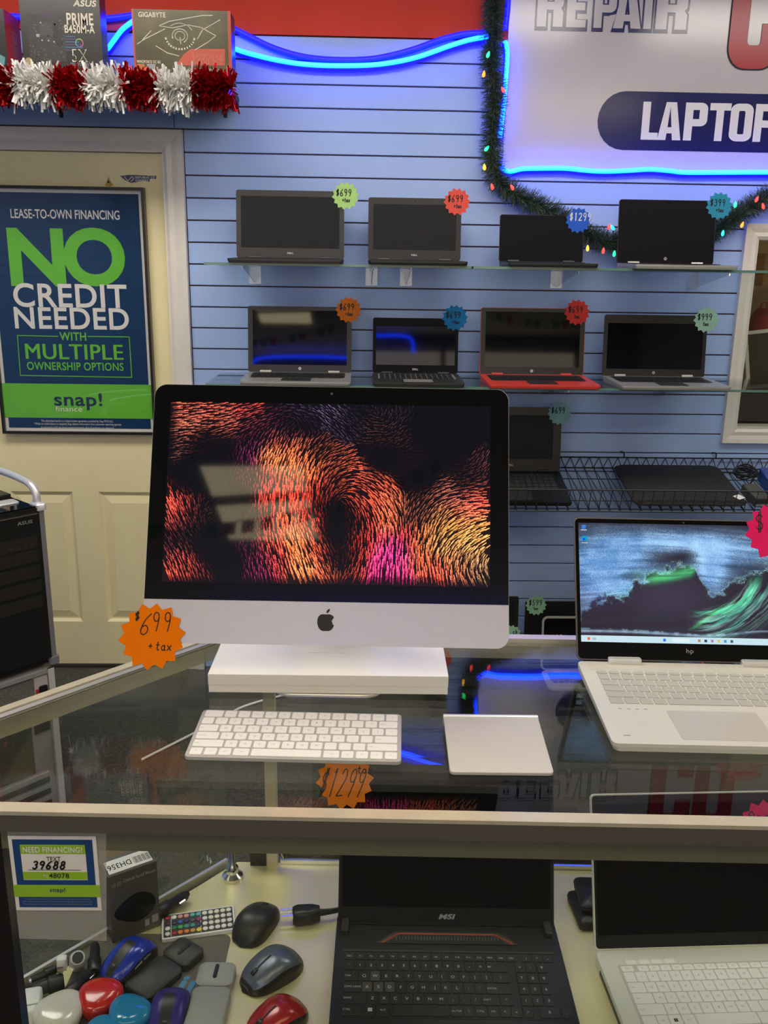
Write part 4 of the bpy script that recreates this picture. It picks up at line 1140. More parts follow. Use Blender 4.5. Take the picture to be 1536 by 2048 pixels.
# ================================================================== ON THE COUNTER
# ---- all-in-one computer
IYAW, ITILT = -.03773, .39008
IO = Vector((-.04679, 1.20667, 1.13638))
IR = Euler((-ITILT, 0, IYAW)).to_matrix()
fx, fy_ = -.045, 1.191
mac = thing('all_in_one_computer', 'silver all-in-one computer with a dark display of glowing red streaks', 'computer', (fx, fy_, CZ), (0, 0, IYAW))
Minv = Matrix.LocRotScale(Vector((fx, fy_, CZ)), Euler((0, 0, IYAW)), Vector((1, 1, 1))).inverted()
ML = Minv @ Matrix.LocRotScale(IO, Euler((-ITILT, 0, IYAW)), Vector((1, 1, 1)))
bw_, bz0, bz1 = .528, -.0875, .2945
d = MB(); out = rrect(bw_, bz1 - bz0, .018, 7, .0012, (bz0 + bz1) / 2); n = len(out)
vs = []; cxm, czm = .0012, (bz0 + bz1) / 2
for k, dep in ((1, 0), (1, .005), (.93, .012), (.78, .022), (.5, .032), (.2, .037)):
    vs += [(cxm + (x - cxm) * k, dep, czm + (z - czm) * k) for x, z in out]
fs = [tuple(range(n))] + [(k * n + i, (k + 1) * n + i, (k + 1) * n + (i + 1) % n, k * n + (i + 1) % n) for k in range(5) for i in range(n)] + [tuple(reversed(range(5 * n, 6 * n)))]
d.add(vs, fs); body = d.build('display_body', M_imac, mac)
body.matrix_basis = ML
# black glass: upper corners rounded, straight chin line
top = [p for p in out]
gl = [(-bw_ / 2 + .0017, -.0250), (bw_ / 2 + .0007, -.0250)] + [(x, z) for x, z in rrect(bw_ - .001, bz1 - bz0 - .001, .018, 7, .0012, czm) if z > .2]
MB().prism(gl, 0, .0008, FRONT).build('glass_panel', M_black_gl, body)
MB().cyl((.0015, -.0007, .2836), (.0015, -.0011, .2836), .0020, 10).build('webcam', mat('lens_grey', (.08, .08, .09), .1, noise=.05), body)
# fruit logo with bite and leaf
lg = []
cxl, czl, R0 = .0016, -.0545, .0124
for k in range(48):
    a = 2 * PI * k / 48; x = math.cos(a); z = math.sin(a)
    r = R0 * (1 - .13 * max(0, math.sin(a)) ** 10 - .07 * max(0, -math.sin(a)) ** 12 + .05 * math.sin(2 * a) ** 2)
    px_, pz_ = r * x * (1.0 + .08 * z), r * z * 1.06
    bxc, bzc, brr = .0138, .0015, .0056
    if math.hypot(px_ - bxc, pz_ - bzc) < brr:
        dv = Vector((px_ - bxc, pz_ - bzc)); dv = dv.normalized() * brr; px_, pz_ = bxc + dv.x, bzc + dv.y
    lg.append((cxl + px_, czl + pz_))
lm = MB().prism(lg, 0, .0006, FRONT)
lm.prism([(cxl + .0002 + q[0], czl + .0135 + q[1]) for q in ((0, 0), (.0026, .0004), (.0048, .0030), (.0052, .0062), (.0026, .0054), (.0006, .0030))], 0, .0006, FRONT)
lm.build('fruit_logo', M_print_black, body)
# glowing wallpaper: short streaks following a flow
SWx, SWz = .476, .268
CTRL = [ # u, v(down), angle deg, intensity, r,g,b
 (.02,.03,6,.75,1,.30,.12),(.12,.05,5,.75,1,.28,.12),(.25,.04,16,.7,1,.12,.06),(.05,.15,7,.75,1,.36,.16),(.17,.14,14,.7,1,.3,.14),(.27,.13,24,.45,.9,.2,.2),(.02,.24,10,.4,.9,.45,.25),(.10,.24,15,.15,.8,.3,.15),
 (.33,.08,30,.3,.8,.2,.35),(.36,.16,60,.22,.6,.15,.45),(.42,.04,-20,.35,.55,.5,.9),(.50,.04,-38,.5,.5,.55,.9),(.55,.10,-42,.3,.5,.5,.8),(.42,.12,-60,.12,.5,.2,.6),
 (.60,.06,-30,.15,.6,.5,.7),(.64,.13,-15,.35,1,.5,.3),(.68,.05,75,.22,.9,.6,.5),(.72,.03,80,.2,.7,.6,.7),(.70,.14,40,.25,1,.5,.35),(.66,.19,20,.2,1,.5,.3),
 (.80,.1,0,0,0,0,0),(.92,.12,0,0,0,0,0),(.85,.2,0,.02,1,.5,.3),(.75,.33,12,.14,1,.45,.2),(.86,.29,6,.10,1,.5,.3),(.99,.36,55,.35,1,.4,.3),(.93,.42,10,.2,1,.4,.2),(.66,.3,0,0,0,0,0),(.78,.42,0,.03,1,.4,.2),
 (.28,.19,70,.3,.75,.1,.4),(.24,.29,86,.45,.9,.1,.5),(.18,.33,85,.12,.8,.2,.5),(.33,.22,68,.8,1,.25,.1),(.32,.32,70,1.0,1,.45,.08),(.40,.25,62,.8,1,.30,.08),(.38,.34,72,1.05,1,.35,.06),(.46,.27,48,.45,1,.30,.1),
 (.30,.42,88,.75,1,.10,.12),(.38,.45,88,1.05,1,.10,.03),(.44,.38,72,.95,1,.35,.06),(.47,.48,82,.75,1,.08,.03),(.24,.42,95,.35,.9,.1,.3),(.33,.55,90,1.0,1,.07,.03),(.42,.55,92,1.0,1,.06,.02),(.47,.58,100,.45,1,.06,.04),
 (.30,.64,92,.6,1,.08,.1),(.38,.66,96,1.05,1,.22,.05),(.45,.68,105,.8,1,.10,.04),(.33,.76,104,.95,1,.15,.05),(.41,.77,112,1.1,1,.38,.06),(.48,.82,116,.8,1,.15,.05),(.35,.88,108,.85,1,.10,.06),(.43,.90,112,1.1,1,.42,.08),(.50,.95,116,.9,1,.28,.08),(.30,.92,104,.55,.75,.06,.3),(.27,.80,100,.4,.7,.08,.3),(.26,.68,95,.2,.7,.1,.3),
 (.52,.33,28,.6,1,.25,.08),(.52,.42,55,.6,1,.2,.05),(.57,.40,12,.75,1,.22,.06),(.55,.47,30,.5,1,.2,.05),(.61,.42,-12,.65,1,.22,.08),(.60,.49,-25,.8,1,.14,.04),(.65,.48,-42,.8,1,.2,.06),(.59,.56,-55,.55,1,.15,.05),(.64,.57,-58,.95,1,.16,.05),(.69,.58,-62,.9,1,.32,.08),(.69,.67,-74,1.0,1,.30,.06),(.62,.66,-78,.75,1,.08,.03),(.58,.66,-85,.35,1,.06,.03),
 (.60,.78,86,.75,1,.07,.03),(.66,.76,88,1.0,1,.08,.06),(.70,.80,89,1.05,.95,.03,.45),(.74,.74,88,.8,1,.07,.05),(.60,.90,80,.8,1,.09,.03),(.66,.92,86,1.0,.95,.03,.35),(.72,.92,90,1.0,1,.04,.30),(.57,.96,60,.7,1,.16,.05),(.56,.85,80,.2,1,.1,.05),
 (.53,.60,90,.0,0,0,0),(.53,.75,90,.0,0,0,0),(.54,.66,90,0,0,0,0),(.545,.9,90,.1,1,.1,.05),
 (.76,.62,72,.5,1,.4,.15),(.80,.55,48,.45,1,.35,.15),(.86,.51,20,.65,1,.40,.2),(.95,.50,4,.85,1,.25,.1),(.84,.62,58,.75,1,.55,.12),(.92,.59,16,.95,1,.30,.12),(.98,.57,4,1.0,1,.12,.06),(.90,.68,30,.95,1,.62,.10),(.98,.66,20,1.0,1,.60,.10),(.80,.74,82,.85,1,.45,.08),(.86,.78,54,.9,1,.66,.14),(.94,.75,34,.95,1,.70,.15),(.99,.75,30,.95,1,.66,.14),(.79,.87,95,.95,1,.26,.06),(.84,.92,100,.95,1,.16,.05),(.90,.87,72,.8,1,.55,.15),(.96,.85,62,.75,1,.65,.22),(.91,.96,112,.75,1,.35,.1),(.97,.94,118,.65,1,.7,.25),
 (.015,.56,117,1.0,1,.14,.05),(.05,.60,112,.8,1,.15,.06),(.08,.62,110,.35,.9,.2,.15),(.02,.66,118,.7,1,.2,.1),(.13,.61,40,.25,.9,.45,.25),(.17,.58,60,.12,.8,.4,.3),(.03,.77,128,.3,.6,.25,.3),(.09,.73,124,.25,.55,.3,.35),(.02,.87,120,.55,1,.18,.1),(.07,.90,116,.75,1,.16,.06),(.04,.96,112,.9,1,.16,.06),(.10,.95,112,.5,1,.14,.08),(.13,.84,118,.1,.6,.3,.3),
 (.15,.45,0,0,0,0,0),(.08,.40,0,0,0,0,0),(.18,.70,0,.0,0,0,0),(.2,.9,0,0,0,0,0),(.15,.8,0,0,0,0,0),(.22,.55,80,.08,.8,.2,.2),(.17,.24,40,.06,.7,.2,.2),(.05,.47,110,.1,1,.2,.1)]
CT = np.array(CTRL)
def flow(u, v):
    d2 = (CT[:, 0] - u) ** 2 + ((CT[:, 1] - v) * .56) ** 2
    wgt = np.exp(-d2 / (2 * .026 ** 2)) + 1e-9 / (d2 + 1e-4)
    wgt /= wgt.sum()
    a2 = np.radians(CT[:, 2]) * 2
    mk = wgt * (CT[:, 3] + .02)
    ang = .5 * math.atan2((mk * np.sin(a2)).sum(), (mk * np.cos(a2)).sum())
    inten = (wgt * CT[:, 3]).sum()
    c = (mk[:, None] * CT[:, 4:7]).sum(0) / mk.sum()
    return ang, inten, c
wpp = MB()
bgn = 24
for i in range(bgn):
    for j in range(14):
        u0, u1, v0, v1 = i / bgn, (i + 1) / bgn, j / 14, (j + 1) / 14
        _, it, c = flow((u0 + u1) / 2, (v0 + v1) / 2)
        cc = (.0022 + .012 * it * c[0] * it, .0022 + .006 * it * c[1] * it, .006 + .006 * it * c[2])
        wpp.add([(-SWx / 2 + q[0] * SWx, -.0010, SWz - q[1] * SWz) for q in ((u0, v1), (u1, v1), (u1, v0), (u0, v0))], [(0, 1, 2, 3)], None, cc)
NXs, NYs = 96, 56
for i in range(NXs):
    for j in range(NYs):
        u = (i + .5 + rng.uniform(-.42, .42)) / NXs; v = (j + .5 + rng.uniform(-.42, .42)) / NYs
        ang, it, c = flow(u, v)
        it = it ** 1.5 * 1.05; c = np.array([c[0], c[1] * (.45 + .35 * c[1]), c[2] * .8])
        if it < .035 or rng.random() < .12: continue
        it = min(1.25, it * rng.uniform(.75, 1.25)); L = .0030 + .0052 * min(1, it); hw = .00030 + .00056 * min(1, it)
        sgn = 1
        x = -SWx / 2 + u * SWx; z = SWz - v * SWz
        dx, dz = math.cos(ang), math.sin(ang)
        if dz < 0: dx, dz = -dx, -dz
        p0 = (x - dx * L, z - dz * L); pm = (x + dx * L * .1, z + dz * L * .1); p1 = (x + dx * L, z + dz * L)
        if not all(abs(q[0]) < SWx / 2 and 0 < q[1] < SWz for q in (p0, p1)): continue
        nx, nz = -dz, dx
        br = it ** 1.25
        c0 = c * br * .50; c1 = (c * .94 + .06 * np.array([1, .8, .45]) * c.max()) * br * 1.6
        y = -.0014
        wpp.add([(p0[0] - nx * hw * .5, y, p0[1] - nz * hw * .5), (p0[0] + nx * hw * .5, y, p0[1] + nz * hw * .5), (pm[0] + nx * hw, y, pm[1] + nz * hw), (pm[0] - nx * hw, y, pm[1] - nz * hw)], [(3, 2, 1, 0)], None, tuple(c0))
        wpp.add([(pm[0] - nx * hw, y, pm[1] - nz * hw), (pm[0] + nx * hw, y, pm[1] + nz * hw), (p1[0] + nx * hw * .8, y, p1[1] + nz * hw * .8), (p1[0] - nx * hw * .8, y, p1[1] - nz * hw * .8)], [(3, 2, 1, 0)], None, tuple(c1))
M_scr = screen_attr_mat('lit_screen', 1.0)
o = wpp.build('wallpaper', M_scr, body, attr='picture'); o['label'] = 'dark display with flowing red and orange streaks'
# stand: foot plate with rounded front, bent neck
ft = MB(); fo = [( .084 * math.cos(a) if False else 0, 0) for a in ()]
o_ = rrect(.168, .165, .03, 8, 0, .0825)
ft.prism(o_, 0, .0042, None, .0012); ft.build('foot', M_alu_plain, mac)
nk = MB(); prof = [(.165 - .02, .002), (.165, .004), (.176, .012), (.178, .03), (.168, .12), (.13, .235)]
for (ya, za), (yb2, zb2) in zip(prof[:-1], prof[1:]):
    dy, dz = yb2 - ya, zb2 - za; l = math.hypot(dy, dz); ny, nz = -dz / l * .003, dy / l * .003
    q = [(ya - ny, za - nz), (ya + ny, za + nz), (yb2 + ny, zb2 + nz), (yb2 - ny, zb2 - nz)]
    vs = [(x, a, b) for x in (-.06, .06) for a, b in q]
    nk.add(vs, [(0, 1, 2, 3), (7, 6, 5, 4), (0, 4, 5, 1), (1, 5, 6, 2), (2, 6, 7, 3), (3, 7, 4, 0)])
nk.build('neck', M_alu_plain, mac)

# ---- price burst on the chin
def mac_badge_loc(px, py): x, z = on_plane(px, py, IO, IR); return IO + IR @ Vector((x, -.0020, z))
l9 = pen_lines('6', -.42, .05, .34, .62, .35) + pen_lines('99', -.02, .16, .26, .56, .05, .3) + pen_lines('$', -.56, .46, .17, .27) + pen_lines('+', -.12, -.38, .16, .2) + pen_lines('tax', .10, -.40, .15, .24)
badge_at('big orange badge reading 699 + tax on the corner of the silver chin', mac_badge_loc(305, 1273), IR.to_euler(), .0485, (1.0, .22, .0), l9, None, 14, .13, .0008)

# ---- white carton on the computer's foot
bx_ = thing('white_carton', 'flat white accessory carton lying on the foot of the all-in-one', 'box', (-.043, 1.1935, CZ + .0052), (0, 0, IYAW + .018))
M_wbox = mat('white_carton_card', (.86, .84, .78), .3, noise=.01)
MB().rbox(.3555, .112, .012, .029, .0012, .0006, 0, .056).build('lid', M_wbox, bx_)
MB().rbox(.3545, .111, 0, .0117, .0012, 0, 0, .056).build('tray', M_wbox, bx_)
put_text(MB(), 'Designed by Apple in California', lambda u, v: (-.034 + .06 * u, .078 + .0028 * v, .0293)).build('small_lettering', M_print_grey, bx_)

# ---- keyboard helper: every key is an object of its own
_keymesh = {}
def key_obj(par, w_, d_, h_, m, loc, r=.0018, nm='key'):
    k = (round(w_, 5), round(d_, 5), round(h_, 5), m.name)
    if k not in _keymesh:
        o = MB().rbox(w_, d_, 0, h_, r, .0005, n=2).build(nm, m, par); _keymesh[k] = o.data
    else:
        o = link(nm, _keymesh[k], par)
    o.location = loc; return o
def keyboard(par, rows, x0, y0, unit, rowp, gap, h, m, z, legend=None, legm=None, leg_h=.0030, row_h=None, legz=None):
    """rows back to front: list of (width units, legend)"""
    lg = MB(); y = y0
    for ri, row in enumerate(rows):
        rp = row_h[ri] if row_h else rowp
        x = x0
        for wu, t in row:
            if t != None:
                kw = wu * unit - gap
                key_obj(par, kw, rp - gap, h, m, (x + wu * unit / 2, y - rp / 2, z))
                if t:
                    s = leg_h if len(t) == 1 else leg_h * .62
                    wt = s * (.8 if len(t) == 1 else .62 * len(t)); cxk = x + wu * unit / 2
                    if len(t) > 1 and wu > 1.3: cxk = x + gap / 2 + .002 + wt / 2
                    text_geo(t); dw_, dh_, dy_ = _DIM[(t, 0.)]; k_ = s / .70; wt = dw_ * k_
                    if len(t) > 1 and wu > 1.3: cxk = x + gap / 2 + .002 + wt / 2
                    put_text(lg, t, lambda u, v: (cxk - wt / 2 + wt * u, y - rp / 2 - s / 2 + (dy_ + dh_ * v) * k_, z + h + .0002), .0)
            x += wu * unit
        y -= rp
    if legm and lg.v: lg.build('key_legends', legm, par)
R1 = lambda s: [(1, c) for c in s]
# ---- slim white keyboard
kb = thing('keyboard', 'slim white wireless keyboard on the glass counter', 'keyboard', (-.0826, 1.0092, CZ + .0006), (.055, 0, -.0488))
kbb = MB().rbox(.279, .115, 0, .0048, .006, .0006, 0, .0575, 5).build('chassis', mat('keyboard_alu', (.46, .45, .43), .45, .2, noise=.02), kb)
rows = [[(1.5, 'esc')] + [(1, 'F%d' % i) for i in range(1, 13)] + [(1, '=')],
        R1('`1234567890-=') + [(1.5, 'delete')],
        [(1.5, 'tab')] + R1('QWERTYUIOP[]\\'),
        [(1.75, 'caps lock')] + R1("ASDFGHJKL;'") + [(1.75, 'return')],
        [(2.25, 'shift')] + R1('ZXCVBNM,./') + [(2.25, 'shift')],
        [(1, 'fn'), (1, 'ctrl'), (1, 'opt'), (1.25, 'cmd'), (5, ''), (1.25, 'cmd'), (1, 'opt'), (1, '<'), (1, '^'), (1, '>')]]
keyboard(kb, rows, -.1355, .1125, .271 / 14.5, .110 / 6, .0026, .0016, M_key_white, .0048, True, M_print_grey, .0034)
MB().cyl((-.12, .1105, .001), (.12, .1105, .001), .0012, 8).build('rear_foot', M_white_pl, kb)
# ---- trackpad
tp = thing('trackpad', 'square silver trackpad on the glass right of the keyboard', 'trackpad', (.1823, .9769, CZ + .0008), (.100, 0, -.0218))
MB().rbox(.131, .125, 0, .004, .006, .0006, 0, .0635, 5).build('touch_plate', mat('trackpad_grey', (.52, .50, .47), .42, .15, noise=.01), tp)
MB().cyl((-.0655, .1255, -.0025), (.0655, .1255, -.0025), .0078, 18).build('battery_tube', M_alu_plain, tp, True)
for sx in (-.05, .05): MB().cyl((sx, .01, -.0012), (sx, .01, .0005), .004, 10).build('rubber_foot', M_white_pl, tp)

# ---- open silver convertible with the wave picture
HPX, HPY, HYAW = .349, 1.2814, -.045
M_hp = mat('pale_silver_deck', (.74, .72, .66), .36, .3, noise=.01)
M_hpkey = mat('silver_key', (.47, .46, .43), .45, .15, noise=.02)
hw_ = .179
hc = Vector((HPX, HPY, CZ)) + Euler((0, 0, HYAW)).to_matrix() @ Vector((hw_, 0, 0))
HT = .47
hp = thing('open_laptop', 'pale silver convertible laptop showing a dark blue wave at the right of the counter', 'laptop', hc, (0, 0, HYAW))
b = MB(); out = rrect(.358, .246, .009, 6, 0, -.123); n = len(out); f = lambda y: .018 * (1 - .3 * (-y / .246))
vs = [(x * .98, -.123 + (y + .123) * .98, 0) for x, y in out] + [(x, y, f(y) * .6) for x, y in out] + [(x, y, f(y)) for x, y in out]
b.add(vs, [tuple(reversed(range(n)))] + [(k * n + i, k * n + (i + 1) % n, (k + 1) * n + (i + 1) % n, (k + 1) * n + i) for k in range(2) for i in range(n)] + [tuple(range(2 * n, 3 * n))])
b.build('base', M_hp, hp)
sl_ = math.atan2(.018 * .3, .246)
deck = MB().box(-.165, .165, -.030, -.012, -.0004, .0003).build('speaker_grille', mat('speaker_mesh', (.55, .53, .47), .5, noise=.15, nscale=900), hp, False, (0, 0, .018), (sl_, 0, 0))
kbd = MB().box(-.160, .160, -.139, -.032, -.0004, .0002).build('keyboard_tray', M_hp, hp, False, (0, 0, .018), (sl_, 0, 0))
un = .318 / 17.4
rows = [[(1.02, 'esc')] + [(1.02, 'f%d' % i) for i in range(1, 13)] + [(1.02, '')] * 4,
        R1('`1234567890-=') + [(1.4, '')] + [(1, '')] * 3,
        [(1.5, 'tab')] + R1('qwertyuiop[]') + [(.9, '\\')] + [(1, c) for c in '789'],
        [(1.8, 'caps')] + R1("asdfghjkl;'") + [(1.6, 'enter')] + [(1, c) for c in '456'],
        [(2.2, 'shift')] + R1('zxcvbnm,./') + [(2.2, 'shift')] + [(1, c) for c in '123'],
        [(1.2, 'ctrl'), (1.2, 'fn'), (1.1, ''), (1.1, 'alt'), (5.6, ''), (1.1, ''), (1.1, ''), (1, ''), (1, ''), (1, ''), (1, '0'), (1, '')]]
keyboard(kbd, rows, -.158, -.034, un, .0186, .0022, .0012, M_hpkey, .0002, True, mat('key_legend_pale', (.45, .45, .43), .5, noise=.02), .0028, row_h=[.0105, .0188, .0188, .0188, .0188, .0188])
tpd = MB().rbox(.126, .078, -.0004, .0004, .003, 0, -.020, -.194, 3).build('touchpad', mat('touchpad_silver', (.63, .61, .56), .3, .3, noise=.01), hp, False, (0, 0, .018), (sl_, 0, 0))
for k in range(4): MB().rbox(.005, .0012, 0, .0004, .0003, 0, -.147 + .012 * k, -.152, 2).build('indicator', M_print_grey, hp, False, (0, 0, .018), (sl_, 0, 0))
MB().rbox(.010, .0016, 0, .0004, .0006, 0, -.155, -.225, 2, Matrix.Rotation(0, 4, 'Z')).build('sticker_mark', M_print_grey, hp, False, (0, 0, .018), (sl_, 0, 0))
for s in (-1, 1): MB().rbox(.052, .011, .012, .026, .003, .001, s * .105, -.003, 3).build('hinge', M_alu_plain, hp)
LH = .231
lidr = MB().prism(rrect(.358, LH, .008, 5, 0, LH / 2), 0, .0055, Matrix.Translation((0, .0055, 0)) @ FRONT).build('lid', mat('dark_bronze_lid', (.14, .125, .12), .35, .6, noise=.03), hp, False, (0, .001, .020), (-HT, 0, 0))
MB().prism(rrect(.3545, LH - .0035, .007, 5, 0, LH / 2), 0, .0005, FRONT).build('bezel', M_black_gl, lidr)
put_text(MB(), 'hp', xz(-.0055, .0055, .0115, .0205, -.0010), .0).build('logo_letters', M_logo, lidr)
MB().cyl((0, -.0004, LH - .006), (0, -.0009, LH - .006), .0014, 8).build('webcam', mat('lens_grey2', (.1, .1, .11), .1, noise=.05), lidr)
# wave picture: colour grid
SW, SH_, SB = .344, .1935, .0285
GX, GY = 400, 225
U, V = np.meshgrid((np.arange(GX) + .5) / GX, (np.arange(GY) + .5) / GY)
def vnoise(x, y, seed):
    r = np.random.default_rng(seed); g = r.random((128, 128)); xi = np.floor(x).astype(int); yi = np.floor(y).astype(int); fx, fy = x - xi, y - yi
    fx = fx * fx * (3 - 2 * fx); fy = fy * fy * (3 - 2 * fy)
    a = g[yi % 128, xi % 128]; b = g[yi % 128, (xi + 1) % 128]; c = g[(yi + 1) % 128, xi % 128]; d = g[(yi + 1) % 128, (xi + 1) % 128]
    return (a * (1 - fx) + b * fx) * (1 - fy) + (c * (1 - fx) + d * fx) * fy
def fbm(x, y, seed): return sum(vnoise(x * 2 ** k, y * 2 ** k, seed + k) * .5 ** (k + 1) for k in range(4))
sm = lambda a, b, x: np.clip((x - a) / (b - a), 0, 1) ** 2 * (3 - 2 * np.clip((x - a) / (b - a), 0, 1))
gau = lambda cu, cv, su, sv: np.exp(-((U - cu) / su) ** 2 - ((V - cv) / sv) ** 2)
C3 = lambda r, g, b: np.array([r, g, b])
n1 = fbm(U * 9, V * 6, 1); n2 = fbm(U * 34, V * 22, 9); spk = np.random.default_rng(3).random(U.shape)
img = np.zeros(U.shape + (3,)) + C3(.026, .021, .034)
img += gau(.42, .62, .22, .2)[..., None] * C3(.022, .018, .036)
img += (.012 * (.5 + .5 * np.sin(V * 70 + U * 6)) * sm(.7, .95, V))[..., None] * C3(.6, .7, 1)
lip = np.interp(U, [0, .06, .12, .17, .20, .25, .30, .35, .42, .48, .52, .545, .56, .58, .62, .66, .70, .76, .85, 1], [.76, .68, .63, .61, .63, .53, .47, .42, .38, .355, .345, .36, .44, .51, .61, .58, .50, .44, .37, .27])
rag = (n2 - .46) * .16 + (n1 - .46) * .10
above = sm(.025, -.02, V - lip - rag)
stream = fbm(U * 5, (V - .10 * (U - .35) ** 2 + .02 * np.sin(U * 5)) * 48, 21)
dens = 1.05 * gau(.13, .42, .20, .30) + .55 * gau(.34, .16, .25, .16) + .95 * gau(.62, .38, .075, .20) + .55 * gau(.58, .14, .2, .10) + .50 * gau(.82, .24, .2, .14) + .16
dens *= sm(-.10, .16, V + .02 * U)
dens *= 1 - .85 * gau(.42, .29, .10, .055) - .5 * gau(.50, .27, .05, .06) - .55 * gau(.25, .44, .06, .05) - .5 * gau(.90, .34, .12, .05)
dens = np.clip(dens * (.62 + .75 * stream), 0, 1.15)
stip = np.where(spk < dens * 1.1, 1.0, .35)
amt = np.clip(above * dens * stip, 0, 1)[..., None]
tone = np.clip((n1 * 1.3 + stream * .6 + .35 * (spk - .5)) - .52, 0, 1)[..., None]
img = img * (1 - amt) + amt * (C3(.09, .24, .52) * (1 - tone) + C3(.40, .66, .95) * tone * 1.15 + C3(.05, .08, .16) * spk[..., None])
img += ((gau(.05, .62, .10, .10) * (spk > .55))[..., None]) * C3(.05, .02, .12)
foam = np.exp(-((V - lip - rag) / .018) ** 2) * (spk > .50) * (((U < .50) & (U > .12)) | ((U > .56) & (U < .92))) * (.35 + n1)
img += foam[..., None] * C3(.22, .46, .44)
teal = gau(.24, .58, .08, .05) + gau(.34, .43, .10, .04)
img += (teal * (spk > .4) * above * .6)[..., None] * C3(.05, .35, .28)
gy = np.interp(U, [.28, .36, .44, .52, .56], [.49, .46, .435, .40, .365])
lines = fbm(U * 5 + 3, (V - gy - .25 * (U - .42)) * 60, 31)
gg = np.exp(-(np.abs(V - gy) / .038) ** 2.2) * sm(.28, .37, U) * sm(.56, .52, U) * (.25 + 1.5 * lines)
img += gg[..., None] * C3(.04, .40, .12) * 1.1
# sweeping face: streaks round a centre up and to the left
rx = (U - .50) * 1.5; ry = V - .30; rr0 = np.hypot(rx, ry); th0 = np.arctan2(ry, rx)
rr1 = rr0 + .035 * (n1 - .47)
rib = fbm(rr1 * 46, th0 * 3.0, 41); rib = np.clip((rib - .36) * 3.2, 0, 1) ** 1.6
fine = fbm(rr1 * 130, th0 * 4.0, 47); fine = np.clip((fine - .42) * 4, 0, 1) ** 2
edge = .40 + .05 * np.clip((1.45 - th0), 0, 1)
msk = sm(edge, edge + .06, rr0) * sm(.78, .60, rr0) * sm(.18, .55, th0) * sm(.47, .60, U + .05 * (n2 - .5))
tip = sm(.50, .60, U) * .75 + .25
grn = np.exp(-((rr0 - edge - .07) / .05) ** 2)
img += (msk * rib * tip)[..., None] * (C3(.07, .42, .34) * .75 + grn[..., None] * C3(.02, .30, .06))
img += (msk * fine * .5 * tip)[..., None] * C3(.40, .60, .58)
img *= 1 - (.35 * sm(.9, 1.0, U) * sm(.5, .8, V))[..., None]
slv = np.exp(-((U - (.515 + .16 * (.88 - V) / .2)) / .012) ** 2) * sm(.68, .74, V) * sm(.90, .84, V)
img += slv[..., None] * C3(.04, .36, .10) * (.4 + .9 * n2[..., None])
bl = .925 - .015 * np.sin(U * 5 + 1) - .05 * sm(.55, .85, U)
base = np.exp(-((V - bl) / .010) ** 2) * (.3 + 1.2 * n2) * sm(.95, .5, U) + .5 * np.exp(-((V - bl + .02 - .02 * U) / .006) ** 2) * (n2 > .5)
img += base[..., None] * C3(.24, .36, .48)
tb_ = V > .948
img[tb_] = (.58, .78, .86)
img = np.clip(img, 0, 1)
wm = MB(); xs = -SW / 2 + SW * np.arange(GX + 1) / GX; zs = SB + SH_ - SH_ * np.arange(GY + 1) / GY
me = bpy.data.meshes.new('wallpaper')
XX, ZZ = np.meshgrid(xs, zs); vv = np.stack([XX.ravel(), np.full(XX.size, -.0010), ZZ.ravel()], 1)
idx = np.arange((GX + 1) * (GY + 1)).reshape(GY + 1, GX + 1)
ff = np.stack([idx[1:, :-1].ravel(), idx[1:, 1:].ravel(), idx[:-1, 1:].ravel(), idx[:-1, :-1].ravel()], 1)
me.from_pydata(vv.tolist(), [], ff.tolist()); me.update(); me.materials.append(M_scr)
a = me.attributes.new('picture', 'FLOAT_COLOR', 'FACE'); a.data.foreach_set('color', np.concatenate([img.reshape(-1, 3), np.ones((GX * GY, 1))], 1).astype(np.float32).ravel())
o = link('wallpaper', me, lidr); o['label'] = 'lit display with a curling dark blue and green wave'
ic_ = MB()
def icon(u, v, su, sv, c):
    x0 = -SW / 2 + u * SW; z0 = SB + SH_ * (1 - v)
    ic_.add([(x0 + q[0] * su, -.0014, z0 + q[1] * sv) for q in ((-.5, -.5), (.5, -.5), (.5, .5), (-.5, .5))], [(0, 1, 2, 3)], None, c)
for u, c in ((.385, (.02, .15, .75)), (.545, (.5, .25, .1)), (.575, (.02, .05, .1)), (.605, (.5, .2, .5)), (.635, (.85, .5, .1)), (.665, (.02, .35, .7)), (.695, (.05, .08, .2)), (.035, (.75, .15, .08))): icon(u, .974, .0042, .0042, c)
icon(.46, .974, .028, .0055, (.75, .88, .92)); icon(.025, .035, .0065, .0065, (.05, .2, .75)); icon(.025, .062, .010, .0015, (.6, .6, .6)); icon(.028, .135, .008, .008, (.0, .35, .55)); icon(.024, .142, .004, .004, (.0, .05, .8)); icon(.028, .172, .010, .0015, (.5, .5, .55)); icon(.06, .974, .006, .004, (.42, .55, .6))
ic_.build('desktop_icons', M_scr, lidr, attr='picture')
HO = hp.matrix_basis if False else Matrix.LocRotScale(hc, Euler((0, 0, HYAW)), Vector((1, 1, 1)))
HLM = HO @ Matrix.LocRotScale(Vector((0, .001, .020)), Euler((-HT, 0, 0)), Vector((1, 1, 1)))
hx, hz_ = on_plane(1548, 1066, HLM.translation, HLM.to_3x3())
badge_at('hot pink badge at the edge of the wave display laptop', HLM @ Vector((hx, -.0025, hz_)), HLM.to_euler(), .0485, (.92, .018, .16), pen_lines('$599', -.68, .0, .34, .7), None, 14, .1, .0009)
# ================================================================== INSIDE THE DISPLAY CASE
DK = .5104
